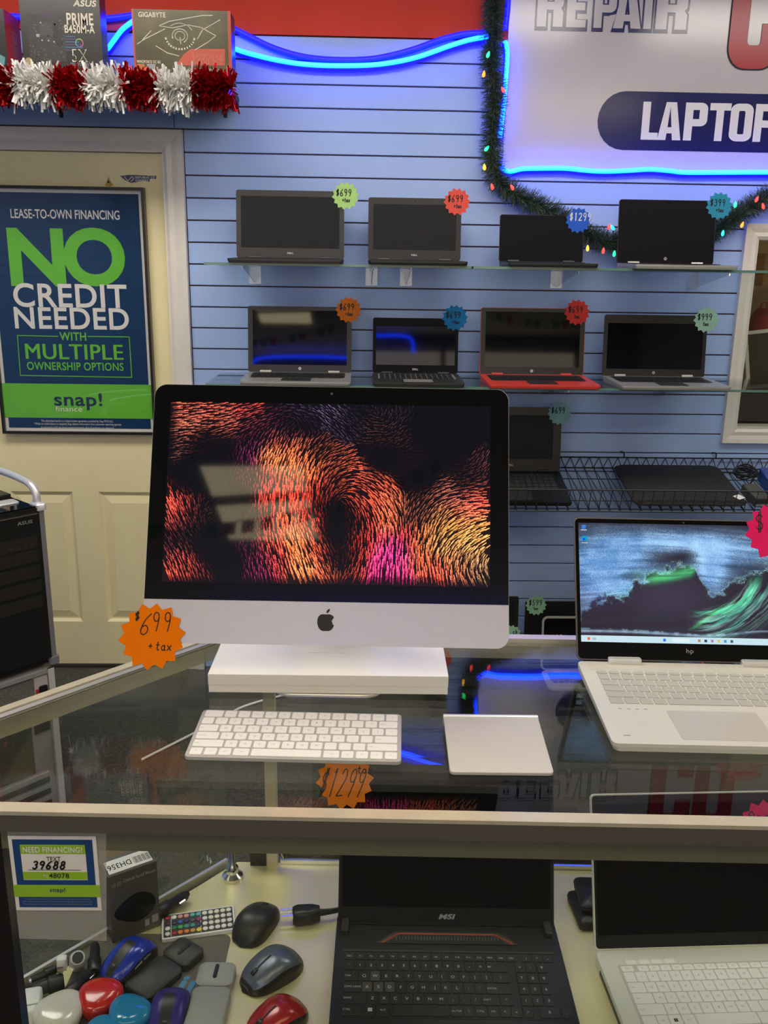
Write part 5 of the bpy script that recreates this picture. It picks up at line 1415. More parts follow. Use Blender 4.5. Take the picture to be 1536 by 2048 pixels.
# ---- black gaming laptop
MY = -.03
msi = thing('gaming_laptop', 'black gaming laptop with a red trimmed vent inside the counter', 'laptop', (.149, 1.222, DK), (0, 0, MY))
b = MB(); out = [(-.1805, .02), (-.1805, -.20), (-.176, -.238), (-.165, -.242), (.165, -.242), (.176, -.238), (.1805, -.20), (.1805, .02), (.165, .03), (-.165, .03)]
b.prism(out, 0, .0245, None, .001); mbase = b.build('base', M_black_pl, msi)
kt = MB().rbox(.336, .128, .0246, .0250, .004, 0, .0, -.1235, 3).build('keyboard_tray', mat('black_tray', (.008, .008, .008), .5, noise=.1), msi)
MB().box(-.166, .166, -.0595, -.056, .0245, .0262).build('tray_edge', mat('dark_olive_edge', (.05, .05, .04), .3, noise=.1), msi)
# hexagonal vent with red outline
vo = [(-.105, -.040), (-.078, -.020), (.078, -.020), (.105, -.040)]
MB().prism([(-.113, -.040), (-.085, -.015), (.085, -.015), (.113, -.040)], .0246, .0256).build('vent_surround', mat('olive_plastic', (.055, .055, .045), .35, noise=.1), msi)
MB().tube([(x, y, .0262) for x, y in vo], .0010, 6).build('red_trim', mat('red_trim', (.45, .05, .02), .4, noise=.05), msi)
MB().prism([(-.100, -.041), (-.076, -.0225), (.076, -.0225), (.100, -.041)], .0256, .0260).build('vent_grille', mat('vent_black', (.006, .006, .006), .6, noise=.1), msi)
for k in range(34):
    x = -.082 + .164 * k / 33
    MB().box(x - .0009, x + .0009, -.034, -.026, .0260, .0266).build('vent_fin', mat('vent_fin', (.07, .07, .06), .4, noise=.1), msi)
for s in (-1, 1): MB().rbox(.012, .030, .024, .034, .003, .001, s * .166, -.008, 3).build('hinge', M_dark_pl, msi)
un = .329 / 19.4
g = (.35, None)
rows = [[(1.0, t) for t in ('ESC', 'F1', 'F2', 'F3', 'F4', 'F5', 'F6', 'F7', 'F8', 'F9', 'F10', 'F11', 'F12', 'PRT', 'INS', 'DEL')] + [g] + [(1, '/'), (1, '*'), (1, '-')],
        R1('`1234567890-=') + [(2.0, 'BK')] + [(.2, None)] + [(.4, None), (1, '+'), (1, '-'), (1, '9')],
        [(1.4, 'TAB')] + R1('QWERTYUIOP[]') + [(1.6, '\\')] + [(.6, None), (1, '7'), (1, '8'), (1, '9')],
        [(1.7, 'CAPS LOCK')] + R1("ASDFGHJKL;'") + [(2.3, 'ENTER')] + [(.6, None), (1, '4'), (1, '5'), (1, '6')],
        [(2.2, 'SHIFT')] + R1('ZXCVBNM,./') + [(1.6, 'SHIFT'), (1.2, '^')] + [(.6, None), (1, '1'), (1, '2'), (1, '3')],
        [(2.0, 'CTRL'), (1, ''), (1.2, 'ALT'), (5.2, ''), (1.1, 'ALTGR'), (1.0, '\\'), (1.1, 'CTRL'), (1.0, 'FN'), (1, '<'), (1, 'v'), (1, '>'), (.4, None), (1.9, '0'), (1, '.')]]
M_legw = mat('white_legend', (.62, .62, .60), .5, noise=.02)
keyboard(kt, rows, -.1645, -.0625, un, .0205, .0020, .0014, M_key_black, .0250, True, M_legw, .0052, row_h=[.0155, .0215, .0215, .0215, .0215, .0215])
wl = MB(); 
for a, c in ((-.1645 + un * 2.5, -.0625 - .0155 - .0215 * 4.5),):
    for i in (0, 1):
        for j in (0, 1): wl.box(a - .003 + i * .0033, a - .0002 + i * .0033, c - .003 + j * .0033, c - .0002 + j * .0033, .0265, .0268)
wl.build('window_key_mark', M_legw, kt)
for row, col, y in ((0, 2.9, 2.5), (1, 2.2, 3.5), (1, 3.2, 3.5), (1, 4.2, 3.5)):
    x = -.1645 + un * col; yy = -.0625 - .0155 - .0215 * (y - 1)
    MB().rbox(un - .003, .0185, .0264, .02653, .0018, 0, x, yy, 2).build('clear_keycap', mat('grey_keycap', (.06, .058, .05), .4, noise=.05), kt)
MB().box(-.155, -.132, -.222, -.209, .0245, .0249).build('chip_sticker', mat('chip_blue', (.03, .06, .35), .4, noise=.3, nscale=300), msi)
MB().box(-.128, -.104, -.222, -.209, .0245, .0249).build('chip_sticker', mat('chip_green', (.22, .45, .02), .4, noise=.2, nscale=300), msi)
MT = .35; MLH = .247
lid = MB().prism(rrect(.357, MLH, .005, 4, 0, MLH / 2), 0, .007, Matrix.Translation((0, .007, 0)) @ FRONT).build('lid', M_black_pl, msi, False, (0, .002, .0255), (-MT, 0, 0))
MB().prism(rrect(.354, MLH - .003, .004, 4, 0, MLH / 2), 0, .0005, FRONT).build('bezel', M_black_matte, lid)
MB().prism(rrect(.345, .206, .001, 2, 0, .028 + .103), .0005, .0008, FRONT).build('display', M_black_off, lid)
put_text(MB(), 'MSI', lambda u, v: (-.0125 + .025 * u + .003 * v, -.0010, .0095 + .0085 * v), .04).build('logo_letters', M_logo, lid)
MM = Matrix.LocRotScale(Vector((.149, 1.222, DK)), Euler((0, 0, MY)), Vector((1, 1, 1))) @ Matrix.LocRotScale(Vector((0, .002, .0255)), Euler((-MT, 0, 0)), Vector((1, 1, 1)))
bx2, bz2 = on_plane(690, 1560, MM.translation, MM.to_3x3())
l12 = [[(x * .8 + y * .25, y) for x, y in ln] for ln in pen_lines('$1299', -1.05, -.55, .36, .95, .1, .1)] + pen_lines('+', .45, .55, .2, .2) + pen_lines('tax', .4, .25, .16, .24)
badge_at('orange badge reading 1299 seen through the counter glass', MM @ Vector((bx2, -.0025, bz2)), MM.to_euler(), .0485, (.90, .24, .02), l12, None, 14, .1, .0009)

# ---- white laptop
WYW = .03; WHL = Vector((.3829, 1.1683, DK))
wc = WHL + Euler((0, 0, WYW)).to_matrix() @ Vector((.178, 0, 0))
wl_ = thing('white_laptop', 'white laptop with a black display inside the counter, far right', 'laptop', wc, (0, 0, WYW))
M_wl = mat('ivory_white_deck', (.72, .72, .64), .38, .1, noise=.01)
MB().rbox(.356, .24, 0, .0215, .008, .0008, 0, -.12, 4).build('base', M_wl, wl_)
MB().box(-.1785, -.178, -.2, -.03, .004, .012).build('side_ports', M_dark_pl, wl_)
kt2 = MB().rbox(.312, .122, .0215, .0217, .003, 0, .004, -.092, 3).build('keyboard_tray', mat('ivory_tray', (.55, .55, .48), .4, noise=.02), wl_)
un2 = .306 / 17.0
rows = [[(1.15, 'ESC'), (.3, None)] + [(1, 'F%d' % i) for i in range(1, 13)] + [(1, '')] * 3,
        R1('`1234567890-=') + [(2.0, '')] + [(1, '')] * 2,
        [(1.45, 'TAB')] + R1('QWERTYUIOP[]') + [(1.55, '\\')] + [(1, '')] * 2,
        [(1.75, 'CAPS')] + R1("ASDFGHJKL;'") + [(2.25, '')] + [(1, '')] * 2,
        [(2.3, 'SHIFT')] + R1('ZXCVBNM,./') + [(2.7, 'SHIFT')] + [(1, '')] * 2,
        [(1.2, ''), (1, 'FN'), (1.1, ''), (1.1, 'ALT'), (5.2, ''), (1.1, ''), (1.1, ''), (1.1, ''), (1, ''), (1, ''), (1.1, '')]]
keyboard(kt2, rows, -.149, -.034, un2, .0195, .0014, .0013, M_key_white, .0217, True, M_print_grey, .0042, row_h=[.0125, .0208, .0208, .0208, .0208, .0208])
for k in range(4): key_obj(kt2, .0175, .009, .0010, M_key_white, (-.128 + .0205 * k, -.0265, .0215))
wm_ = MB()
for i in (0, 1):
    for j in (0, 1): wm_.box(-.149 + un2 * 2.75 - .0028 + i * .003, -.149 + un2 * 2.75 - .0003 + i * .003, -.034 - .0125 - .0208 * 4.5 - .0028 + j * .003, -.034 - .0125 - .0208 * 4.5 - .0003 + j * .003, .0230, .0233)
wm_.build('window_key_mark', M_print_black, kt2)
lid2 = MB().prism(rrect(.356, .242, .007, 4, 0, .121), 0, .0065, Matrix.Translation((0, .0065, 0)) @ FRONT).build('lid', M_wl, wl_, False, (0, .001, .0225), (-.36, 0, 0))
MB().prism(rrect(.352, .2385, .006, 4, 0, .121), 0, .0005, FRONT).build('bezel', M_black_matte, lid2)
MB().prism(rrect(.345, .205, .001, 2, 0, .022 + .1025), .0005, .0008, FRONT).build('display', M_black_off, lid2)
WM = Matrix.LocRotScale(wc, Euler((0, 0, WYW)), Vector((1, 1, 1))) @ Matrix.LocRotScale(Vector((0, .001, .0225)), Euler((-.36, 0, 0)), Vector((1, 1, 1)))
bx3, bz3 = on_plane(1532, 1658, WM.translation, WM.to_3x3())
badge_at('hot pink badge on the white laptop, cut by the counter rail', WM @ Vector((bx3, -.0025, bz3)), WM.to_euler(), .0485, (.90, .018, .17), pen_lines('0', -.7, .1, .3, .5) + price_lines('$999', 'tax'), None, 14, .3, .0010)

# ---- mice
def loft(mb, L, Wd, H, a0=0., a1=180., grow=0., s0=0., s1=1., pw=.62, waist=.0, n=18, k=14, back=.58, z0=0.):
    """domed mouse body along y: front at -L/2, palm swell at the back"""
    vs = []
    for i in range(n + 1):
        s = s0 + (s1 - s0) * i / n; y = -L / 2 + L * s
        e = 1 - abs(2 * s - 1) ** 3.2
        hw = Wd / 2 * max(e, .0) ** .5 * (1 - waist * math.exp(-((s - .45) / .18) ** 2)) * (.90 + .10 * s)
        hh = H * max(e, 0) ** .55 * (.62 + .38 * math.exp(-((s - back) / .33) ** 2))
        hw = max(hw, .0008) + grow; hh = max(hh, .0008) + grow
        for j in range(k + 1):
            a = math.radians(a0 + (a1 - a0) * j / k)
            cx_, sz = math.cos(a), math.sin(a)
            vs.append((hw * math.copysign(abs(cx_) ** .75, cx_), y, z0 + hh * max(sz, 0) ** pw))
    fs = [(i * (k + 1) + j, i * (k + 1) + j + 1, (i + 1) * (k + 1) + j + 1, (i + 1) * (k + 1) + j) for i in range(n) for j in range(k)]
    if a0 == 0: fs += [tuple(i * (k + 1) for i in range(n + 1)) + tuple(i * (k + 1) + k for i in range(n, -1, -1))]
    mb.add(vs, [tuple(reversed(f_)) for f_ in fs]); return mb
def mouse(nm, lab, px, py, yaw, L, Wd, H, low, top, strip=None, zoff=0., tilt=0.):
    q = atZ(px, py, DK + H * .45 + zoff)
    r = thing(nm, lab, 'mouse', (q.x, q.y, DK + zoff), (tilt, 0, yaw), 'computer mice in the counter')
    loft(MB(), L, Wd, H).build('body', low, r, True)
    if top: loft(MB(), L * .97, Wd, H, 32, 148, .0012, .02, .98, waist=.0).build('top_shell', top, r, True)
    m_ = MB()
    if strip: loft(m_, L * .95, Wd, H, 80, 100, .0020, .03, .62); m_.build('centre_strip', strip, r, True)
    MB().cyl((-.0035, -L * .26, H * .70 - .0075), (.0035, -L * .26, H * .70 - .0075), .0095, 14).build('scroll_wheel', M_black_pl, r, True)
    m_ = MB(); loft(m_, L * .95, Wd, H, 89, 91, .0016, .03, .5); m_.build('button_seam', M_print_black, r)
    return r
def yaw_px(front, back):
    a = atZ(*front, DK + .015); c = atZ(*back, DK + .015); d = a - c; return math.atan2(d.x, -d.y)
M_mblk = mat('mouse_black', (.020, .019, .016), .38, noise=.08)
M_mgry = mat('mouse_slate', (.16, .18, .22), .28, .5, noise=.04)
M_mblu = mat('mouse_blue', (.010, .035, .36), .22, .15, noise=.05, coat=.4)
M_mpur = mat('mouse_violet', (.035, .022, .20), .32, noise=.05)
M_mred = mat('mouse_red', (.40, .012, .012), .22, .1, noise=.05, coat=.4)
mouse('computer_mouse', 'matt black mouse beside the remote control in the counter', 513, 1838, yaw_px((545, 1800), (490, 1870)), .104, .064, .034, M_mblk, M_mblk)
mouse('computer_mouse', 'slate grey and black mouse in front of the black one', 543, 1932, yaw_px((497, 1960), (590, 1905)), .108, .068, .036, M_mblk, M_mgry)
mouse('computer_mouse', 'glossy red mouse at the bottom edge of the photograph', 553, 2033, yaw_px((520, 2048), (590, 2005)), .100, .064, .034, M_mblk, M_mred)
bm_ = mouse('computer_mouse', 'shiny blue mouse with silver side buttons', 256, 1915, yaw_px((212, 1960), (300, 1878)), .108, .062, .036, M_mblk, M_mblu, M_mblk, .006)
for s0_, s1_ in ((.36, .50), (.54, .68)): loft(MB(), .108, .062, .036, 22, 27, .0022, s0_, s1_, n=6, k=2).build('side_button', M_chrome, bm_, True)
mouse('computer_mouse', 'dark violet mouse in front of the blue one', 338, 2022, yaw_px((330, 2060), (350, 1985)), .104, .060, .034, M_mblk, M_mpur, M_mblk)
# flat folding mice
def flat_mouse(lab, a, c, Wd, col, H=.014, m2=None):
    A, B = atZ(*a, DK + .01), atZ(*c, DK + .01); d = B - A; L = d.length; mid = (A + B) / 2
    r = thing('folding_mouse', lab, 'mouse', (mid.x, mid.y, DK + .0012), (0, 0, math.atan2(-d.x, d.y)), 'computer mice in the counter')
    def slab(y0, y1, z0, z1):
        b = MB(); n = 12; o = rrect(Wd, y1 - y0, .012, 5, 0, (y0 + y1) / 2)
        b.prism(o, z0, z1, None, .003); return b
    slab(-L / 2, L * .12, 0, H).build('palm_half', col, r, True)
    slab(L * .125, L / 2, 0, H * 1.05).build('button_half', m2 or col, r, True)
    MB().rbox(.006, L * .22, H * 1.04, H * 1.14, .003, .0004, 0, L * .33, 3).build('touch_strip', M_black_pl if m2 is None else M_dark_pl, r)
    return r
flat_mouse('flat dark olive folding mouse lying across the mat', (268, 1988), (388, 1888), .056, mat('olive_black', (.028, .030, .022), .5, noise=.1))
flat_mouse('flat pale grey folding mouse on the mat', (404, 2062), (438, 1930), .058, mat('pale_grey_plastic', (.36, .36, .33), .5, noise=.04), .016)
# mat under them
mp_c = atZ(463, 1870, DK)
mp = thing('mouse_mat', 'brown grey mouse mat with blue script under the flat mice', 'mouse mat', (mp_c.x, mp_c.y, DK - .0002), (0, 0, -.02))
MB().rbox(.235, .285, 0, .0012, .012, 0, -.1175, -.1425, 5).build('sheet', mat('taupe_mat', (.13, .115, .085), .6, noise=.06), mp)
q0 = atZ(352, 1988, DK + .001) - mp_c; 
put_text(MB(), 'in', lambda u, v: (q0.x + .040 * u + .008 * v, q0.y + .034 * v, .0015), .03).build('script_lettering', mat('sky_print', (.08, .28, .50), .5, noise=.03), mp)
q0 = atZ(372, 1992, DK + .001) - mp_c
MB().box(q0.x, q0.x + .02, q0.y - .012, q0.y, .0012, .0015).build('red_print', M_signred, mp)
# ---- remote control with 44 buttons
rq = [atZ(a, b_, DK + .010) for a, b_ in ((322, 1879), (471, 1857), (468, 1806), (319, 1830))]
rc = (rq[0] + rq[2]) / 2; ax = (rq[1] - rq[0]).normalized()
rem = thing('remote_control', 'white remote control with rows of coloured buttons', 'remote', (rc.x, rc.y, DK), (0, 0, math.atan2(ax.y, ax.x)))
rl, rw = (rq[1] - rq[0]).length, .058
MB().rbox(rl, rw, 0, .0075, .003, .0006, 0, 0, 3).build('case', M_white_pl, rem)
MB().rbox(rl - .006, rw - .006, .0075, .0079, .002, 0, 0, 0, 2).build('face_sheet', mat('dark_grey_face', (.05, .046, .043), .5, noise=.05), rem)
pal = [['R', 'W', 'p', 'p', 'c', 'c'] + ['W'] * 5, ['k', 'n', 'b', 'n', 'v', 'm'] + ['W'] * 5, ['W', 'e', 'g', 't', 't', 'n'] + ['W'] * 5, ['W', 'R', 'o', 'o', 'y2', 'y'] + ['W'] * 5]
pc_ = {'R': (.42, .02, .03), 'W': (.78, .76, .68), 'p': (.75, .33, .30), 'c': (.12, .45, .48), 'k': (.06, .02, .02), 'n': (.03, .04, .12), 'b': (.03, .12, .45), 'v': (.10, .07, .09), 'm': (.28, .04, .12), 'e': (.03, .20, .08), 'g': (.06, .42, .10), 't': (.04, .27, .24), 'o': (.75, .20, .04), 'y2': (.6, .28, .05), 'y': (.85, .62, .02)}
for j in range(4):
    for i in range(11):
        x = -rl / 2 + .0095 + i * (rl - .019) / 10 + (0 if i == 0 else .0004); y = rw / 2 - .0105 - j * .0125
        bt = MB().lathe([(.0043, 0), (.0043, .0014), (.0034, .002)], 10, Matrix.Translation((x, y, .0079))).build('button', mat('button_' + pal[j][i], pc_[pal[j][i]], .45, noise=.02), rem, True)
rl_ = MB()
for x in (-rl / 2 + .0152, .0035): rl_.box(x - .0004, x + .0004, -rw / 2 + .004, rw / 2 - .004, .0079, .0081)
rl_.build('divider_rule', M_print_white, rem)
# ---- boxed mouse
pA, pB = atZ(226, 1888, DK), atZ(321, 1851, DK)
d = pB - pA; bw2 = d.length
zt2 = atY(321, 1722, pB.y).z - DK
cb = thing('mouse_carton', 'grey retail carton with a black mouse picture behind the financing card', 'box', (pA.x, pA.y, DK), (0, 0, math.atan2(d.y, d.x)))
M_cart = mat('grey_carton', (.085, .080, .066), .4, noise=.06)
bd = .05
MB().box(0, bw2, 0, bd, 0, zt2).build('carton', M_cart, cb)
MB().box(.004, bw2 - .004, .006, bd * .8, zt2, zt2 + .0004).build('barcode_label', M_print_white, cb)
q = MB(); put_text(q, 'DH3567', lambda u, v: (bw2 * .55 - .045 * u, .028 - .014 * v, zt2 + .0007), .01)
for k in range(14): x = bw2 * .60 + k * .0022; q.box(x, x + (.0011 if k % 3 else .0006), .012, .030, zt2 + .0004, zt2 + .0007)
q.build('label_print', M_print_black, cb)
MB().add([(0, bd, zt2), (bw2, bd, zt2), (bw2 * .85, bd + .012, zt2 + .012), (bw2 * .1, bd + .012, zt2 + .010), (0, bd + .0012, zt2), (bw2, bd + .0012, zt2), (bw2 * .85, bd + .0132, zt2 + .012), (bw2 * .1, bd + .0132, zt2 + .010)], [(0, 1, 2, 3), (7, 6, 5, 4), (0, 3, 7, 4), (1, 5, 6, 2), (3, 2, 6, 7), (0, 4, 5, 1)]).build('open_flap', mat('kraft_flap', (.22, .14, .06), .7, noise=.1), cb)
q = MB(); put_text(q, 'Optical Scroll Mouse', lambda u, v: (bw2 * .3 + bw2 * .66 * u, -.0006, zt2 - .020 + .008 * v), .015); put_text(q, 'LEE ESD', lambda u, v: (bw2 * .06 + bw2 * .2 * u, -.0006, zt2 - .021 + .007 * v), .0)
q.build('title_lettering', mat('pale_grey_print', (.40, .39, .35), .5, noise=.03), cb)
pts = []
for k in range(32):
    a = 2 * PI * k / 32; r_ = 1 + .12 * math.cos(a) if math.cos(a) < 0 else 1
    pts.append((bw2 * .52 + bw2 * .43 * math.cos(a) * (1.05 if math.cos(a) < 0 else .95), zt2 * .42 + .027 * math.sin(a) * (1 - .35 * max(0, -math.cos(a)))))
MB().prism(pts, 0, .0006, FRONT).build('mouse_picture', mat('black_gloss_print', (.006, .006, .006), .18, noise=.1), cb)
q = MB(); q.prism([(bw2 * .83, .012), (bw2 * .96, .012), (bw2 * .96, .026), (bw2 * .83, .026)], 0, .0005, FRONT); q.prism([(bw2 * .68, .010), (bw2 * .77, .010), (bw2 * .77, .022), (bw2 * .68, .022)], 0, .0005, FRONT); q.build('icon_print', M_print_grey, cb)
# ---- car chargers, plugs
def stick(nm, lab, a, c, r, m, tipm=M_chrome, z=.014, cat='charger', grip=True):
    A, B = atZ(*a, DK + z), atZ(*c, DK + z)
    o_ = thing(nm, lab, cat, (A.x, A.y, DK + z), group='chargers in the counter')
    v = B - A
    MB().tube([(0, 0, 0), v * .06, v * .45, v * .5, v * .95, v], [r * .75, r * .9, r * .95, r * .72, r * .66, r * .55], 14).build('barrel', m, o_, True)
    MB().tube([v, v * 1.08], [r * .45, r * .3], 10).build('tip', tipm, o_, True)
    s = v.cross(Vector((0, 0, 1))).normalized() * r * .66
    MB().tube([v * .68 + s - Vector((0, 0, 0)), v * .86 + s], r * .16, 6).build('spring_contact', M_chrome, o_, True)
    return o_
stick('car_charger', 'black car charger lying behind the remote control', (308, 1832), (372, 1790), .0135, M_black_pl, M_black_pl)
stick('car_charger', 'black car charger standing over the pile beside the carton', (188, 1946), (190, 1890), .011, M_black_pl, M_black_pl, .02)
stick('car_charger', 'black car charger crossing the pile by the red case', (132, 1992), (190, 1938), .011, M_black_pl, M_dark_pl, .018)
stick('car_charger', 'thick black car charger with silver contacts at the left', (128, 1962), (62, 1982), .014, M_dark_pl, M_black_pl, .016)
stick('car_charger', 'thin black car charger with a bright tip, farthest left', (112, 1938), (62, 1960), .008, M_black_pl, M_chrome, .020)
def cube_plug(lab, px, py, z, sx, sy, sz, m, rot):
    p = atZ(px, py, DK + z + sz / 2); r = thing('usb_plug', lab, 'plug', (p.x, p.y, DK + z), rot)
    MB().rbox(sx, sy, 0, sz, .002, .0008, 0, 0, 3).build('housing', m, r)
    MB().box(-sx * .3, sx * .3, -sy / 2 - .010, -sy / 2, sz * .3, sz * .7).build('contact_shell', M_chrome, r)
    return r
cube_plug('small white plug on top of the black chargers', 124, 1926, .026, .014, .012, .020, M_white_pl, (0, 0, .15))
sc = atZ(153, 1920, DK + .02)
sv = thing('metal_charger', 'short silver cylinder next to the small white plug', 'charger', (sc.x, sc.y, DK + .012), (.5, .3, 0))
MB().lathe([(.011, 0), (.0125, .003), (.0125, .026), (.010, .029)], 16).build('barrel', M_alu_plain, sv, True)
MB().lathe([(.0085, .029), (.0085, .031)], 14).build('end_disc', M_dark_pl, sv)
# ---- rounded glossy cases
def pod(lab, px, py, R, H, col, yaw, z=.0, sq=.10):
    p = atZ(px, py, DK + z + H * .8); key = 'pod_%d%d%d' % tuple(int(c * 99) for c in col)
    r = thing('rounded_case', lab, 'case', (p.x, p.y, DK + z), (.12, 0, yaw), 'glossy rounded cases')
    shp = lambda a: 1 + sq * math.cos(3 * a) * .6 + .04 * math.cos(2 * a)
    m_ = mat(key, col, .15, noise=.03, coat=.5)
    MB().lathe([(R * .80, 0), (R * .93, .006), (R * .97, H * .45)], 30, None, shp).build('tray', m_, r, True)
    MB().lathe([(R * .97, H * .48), (R, H * .55), (R * .98, H * .8), (R * .86, H * .96), (R * .55, H * 1.03), (R * .1, H * 1.05)], 30, None, shp).build('lid', m_, r, True)
    MB().lathe([(R * .95, H * .45), (R * .95, H * .48)], 30, None, shp).build('seam', mat('seam_dark', (.05, .02, .02), .5, noise=.05), r)
    return r
pod('glossy red rounded case in the counter', 198, 1986, .032, .030, (.62, .018, .012), .5)
pod('glossy ivory rounded case at the left of the red one', 116, 2018, .036, .030, (.70, .67, .56), 1.1)
pod('bright blue rounded case in front of the red one', 256, 2022, .032, .030, (.01, .25, .48), 2.3)
pod('second bright blue case, at the very bottom edge', 210, 2062, .031, .028, (.01, .25, .48), .2)
wb_ = thing('white_charger', 'white wall charger block at the left bottom of the counter', 'charger', tuple(atZ(62, 2012, DK + .015).xy) + (DK,), (0, 0, .25))
MB().rbox(.030, .050, 0, .028, .007, .003, 0, 0, 5).build('housing', M_white_pl, wb_, True)
MB().rbox(.0305, .003, .004, .0285, .006, .002, 0, -.012, 4).build('seam', M_print_grey, wb_)
# ---- power plug on its lead
p0 = atZ(640, 1824, DK + .016)
pg = thing('power_plug', 'black three-prong power plug on its lead beside the gaming laptop', 'plug', (p0.x, p0.y, DK), (0, 0, .12))
MB().prism([(-.040, -.014), (-.012, -.013), (0, -.007), (0, .007), (-.012, .013), (-.040, .014), (-.046, .010), (-.046, -.010)], .004, .026, None, .003).build('moulding', M_black_pl, pg, True)
for y, z in ((-.008, .018), (.008, .018)): MB().box(-.066, -.046, y - .0008, y + .0008, z - .0035, z + .0035).build('blade', M_chrome, pg)
MB().cyl((-.066, 0, .009), (-.046, 0, .009), .0024, 10).build('ground_pin', M_chrome, pg, True)
MB().tube([(0, 0, .015), (.012, 0, .015), (.028, .003, .014), (.05, .012, .010), (.075, .03, .006), (.10, .052, .005), (.13, .07, .005)], [.006, .005, .0045, .0042, .0042, .0042, .0042], 8).build('lead', M_black_pl, pg, True)
# ---- black wallet-like cases on the right
pw_ = atZ(1168, 1826, DK + .01)
for i, (lab, dx, dy, z, s) in enumerate((('lower black zip pouch between the two laptops', 0, 0, 0, 1.0), ('upper black pouch on the other between the laptops', .008, .016, .0165, .92))):
    r = thing('black_pouch', lab, 'pouch', (pw_.x + .012 + dx, pw_.y + .012 + dy, DK + z), (0, 0, .05 - .1 * i))
    MB().rbox(.055 * s, .085 * s, 0, .0155, .008, .003, 0, 0, 4).build('shell', M_black_pl, r, True)
    MB().tube([(x * s, y * s, .008) for x, y in rrect(.0555, .0855, .008, 4)] + [(.0555 / 2 * s, (-.0855 / 2 + .008) * s, .008)], .0012, 6).build('zip', M_dark_pl, r)

# ================================================================== BEHIND THE COUNTER: towers, cable
TA = .81
def tower_root(nm, lab, z): return thing(nm, lab, 'computer', (-.9515, 2.300, z), (0, 0, TA))
M_tw = mat('tower_black', (.010, .010, .010), .32, noise=.1)
M_tws = mat('tower_silver', (.42, .40, .40), .38, .4, noise=.03)
lo = tower_root('silver_tower', 'silver computer tower with its back turned, under the black tower', 0)
TH = .462
MB().box(-.1, .1, .004, .42, .006, TH).build('chassis', M_tws, lo)
MB().box(.082, .1, -.006, .004, .006, TH).build('edge_strip', mat('tower_white_edge', (.58, .56, .54), .4, noise=.02), lo)
MB().box(-.1, .1, -.004, .004, TH - .012, TH).build('top_flange', M_tws, lo)
M_mesh = mat('grey_mesh', (.16, .155, .14), .5, noise=.8, nscale=700)
MB().box(-.098, .035, .0005, .004, TH - .098, TH - .016).build('supply_grille', M_mesh, lo)
MB().box(.04, .08, -.001, .004, TH - .098, TH - .016).build('socket_plate', mat('socket_plate', (.5, .48, .45), .4, noise=.03), lo)
MB().rbox(.024, .030, 0, .006, .004, 0, .064, TH - .060, 3, FRONT).build('power_socket', M_black_pl, lo)
MB().box(.0425, .0495, -.004, .0, TH - .066, TH - .052).build('rocker_switch', M_signred, lo)
MB().box(-.098, .02, .0005, .004, .15, TH - .115).build('fan_grille', mat('dark_mesh', (.07, .075, .06), .5, noise=.8, nscale=500), lo)
for k in range(6): MB().box(-.09, .06, -.001, .004, .03 + .019 * k, .044 + .019 * k).build('slot_cover', M_tws if k % 2 else M_dark_pl, lo)
MB().box(.03, .075, -.001, .004, TH - .19, TH - .12).build('port_block', M_dark_pl, lo)
MB().box(.052, .066, -.0016, -.001, TH - .135, TH - .125).build('yellow_label', mat('yellow_label', (.6, .5, .04), .5, noise=.05), lo)
MB().box(.03, .045, -.0016, -.001, TH - .165, TH - .145).build('port_socket', mat('port_blue', (.03, .06, .25), .5, noise=.05), lo)
for x, y in ((-.08, .03), (.08, .03), (-.08, .39), (.08, .39)): MB().cyl((x, y, -.001), (x, y, .006), .012, 10).build('foot', M_black_pl, lo)
up_ = tower_root('black_tower', 'black computer tower with silver edges and a tube handle', TH)
T2 = .49
MB().box(-.1, .1, .012, .44, .012, T2 - .03).build('chassis', M_tw, up_)
MB().prism([(-.1, .03), (.1, .03), (.1, T2 - .03), (.094, T2 - .012), (-.094, T2 - .012), (-.1, T2 - .03)], -.012, .0, FRONT).build('front_panel', M_tw, up_)
MB().box(-.094, .094, .004, .40, T2 - .03, T2 - .008).build('top_panel', M_black_gl, up_)
MB().box(-.095, .095, -.002, .004, T2 - .030, T2 - .0265).build('chrome_line', M_chrome, up_)
for z in (.19, .235, .28, .325, .365): MB().box(-.09, .088, -.0012, .0, z, z + .036).build('drive_bay', mat('bay_black', (.016, .015, .014), .42, noise=.1), up_)
for k in range(4): MB().rbox(.012, .008, 0, .002, .001, 0, .012 + .019 * k, T2 - .115, 2, FRONT).build('front_port', M_dark_pl, up_)
put_text(MB(), 'ASUS', xz(.035, .078, T2 - .052, T2 - .042, -.0015), .03).build('logo_letters', M_logo, up_)
MB().rbox(.06, .05, T2 - .008, T2 - .004, .008, .001, .05, .09, 4).build('button_plate', M_alu_plain, up_)
MB().box(.02, .085, .13, .25, T2 - .008, T2 + .006).build('top_hatch', M_tw, up_)
M_tsil = mat('tower_trim_silver', (.34, .33, .34), .35, .5, noise=.03)
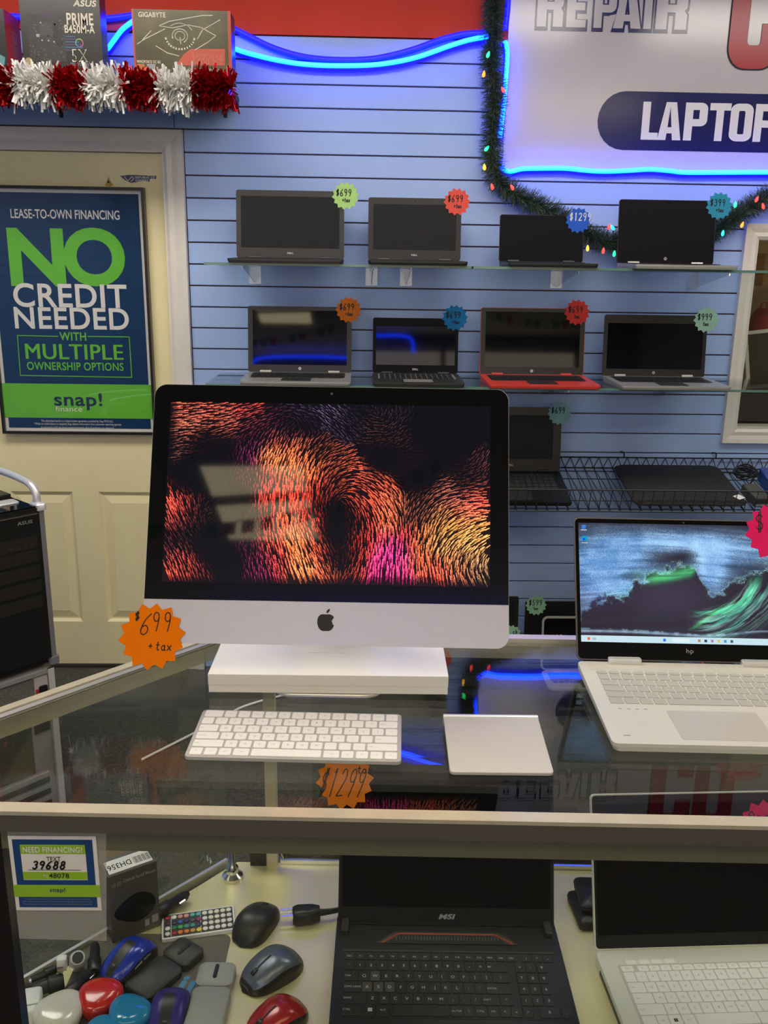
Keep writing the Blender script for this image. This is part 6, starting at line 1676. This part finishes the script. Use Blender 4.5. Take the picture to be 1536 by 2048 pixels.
for s in (-1, 1):
    o = MB(); o.prism([(s * .1, .0), (s * .1, .05), (s * .122, .045), (s * .124, .02), (s * .116, .004)] if s > 0 else [(s * .116, .004), (s * .124, .02), (s * .122, .045), (s * .1, .05), (s * .1, .0)], .03, T2 - .022); o.build('corner_trim', M_tsil, up_)
    MB().rbox(.030, .05, T2 - .022, T2 - .002, .008, .004, s * .108, .022, 4).build('top_cap', M_alu_plain, up_, True)
    MB().rbox(.030, .05, .008, .03, .008, .0, s * .108, .022, 4).build('bottom_cap', M_tsil, up_, True)
    hp_ = smooth_path([(s * .108, .022, T2 - .006), (s * .108, .026, T2 + .022), (s * .106, .045, T2 + .042), (s * .106, .09, T2 + .050), (s * .106, .2, T2 + .055), (s * .106, .33, T2 + .05), (s * .106, .38, T2 + .03), (s * .106, .40, T2 - .01)], 5)
    MB().tube(hp_, .0105, 10).build('tube_handle', M_alu_plain, up_, True)
for x, y in ((-.08, .05), (.08, .05), (-.08, .4), (.08, .4)): MB().cyl((x, y, 0), (x, y, .014), .014, 10).build('foot', M_dark_pl, up_)
cbl = [atZ(428, 1446, .004), atZ(455, 1430, .004), atZ(490, 1412, .004), atZ(560, 1392, .004), atZ(640, 1376, .004), atZ(700, 1371, .004)]
cw = thing('white_cable', 'white cable lying on the carpet behind the counter', 'cable', cbl[0].xy.to_3d())
pth = [(p - Vector((cbl[0].x, cbl[0].y, 0))) for p in [cbl[0] + Vector((-.2, -.25, 0))] + cbl + [cbl[-1] + Vector((.25, .03, 0))]]
MB().tube(smooth_path(pth, 5), .0045, 8).build('lead', M_white_pl, cw, True)
MB().cyl(pth[-1], pth[-1] + Vector((.03, 0, 0)), .008, 10).build('connector', M_white_pl, cw, True)

# ================================================================== ROOM BEHIND THE CAMERA, SEEN IN REFLECTIONS
def bunting(lab, A, B, sag, n):
    A, B = Vector(A), Vector(B)
    r = thing('flag_bunting', lab, 'bunting', A, group='ceiling bunting')
    f_ = lambda t: (B - A) * t + Vector((0, 0, -sag * 4 * t * (1 - t)))
    MB().tube([f_(k / 24) for k in range(25)], .003, 5).build('string', M_wire, r)
    cl = [mat('flag_red', (.5, .04, .03), .7, noise=.1), mat('flag_green', (.05, .28, .10), .7, noise=.1), mat('flag_white', (.6, .58, .5), .7, noise=.1)]
    for k in range(n):
        p = f_((k + .5) / n); q = f_((k + .9) / n) - p; wv = q.normalized() * .028
        MB().add([p - wv, p + wv, p + wv + Vector((0, .001, -.062)), p - wv + Vector((0, .001, -.062)), p - wv + Vector((0, .004, 0)), p + wv + Vector((0, .004, 0)), p + wv + Vector((0, .005, -.062)), p - wv + Vector((0, .005, -.062))], [(0, 1, 2, 3), (7, 6, 5, 4), (0, 4, 5, 1), (2, 6, 7, 3), (1, 5, 6, 2), (3, 7, 4, 0)]).build('flag', cl[(k * 2) % 3 if k % 4 else 1], r)
    return r
bunting('string of red, green and white flags under the ceiling, left', (-2.2, -.9, CEIL - .02), (.2, -.9, CEIL - .05), .35, 30)
bunting('string of red, green and white flags under the ceiling, right', (.5, -.9, CEIL - .02), (2.7, -.9, CEIL - .02), .35, 28)

rp = smooth_path([(-1.1, -2.72, 2.52), (-1.06, -2.72, 2.66), (-.5, -2.72, 2.69), (.1, -2.72, 2.67), (.5, -2.72, 2.66), (.56, -2.72, 2.5)], 6)
nr = thing('neon_rope', 'blue neon rope hung under the ceiling on the customers side', 'neon light', rp[0])
MB().tube([p - rp[0] for p in rp], .012, 10).build('glow_tube', M_core, nr, True)
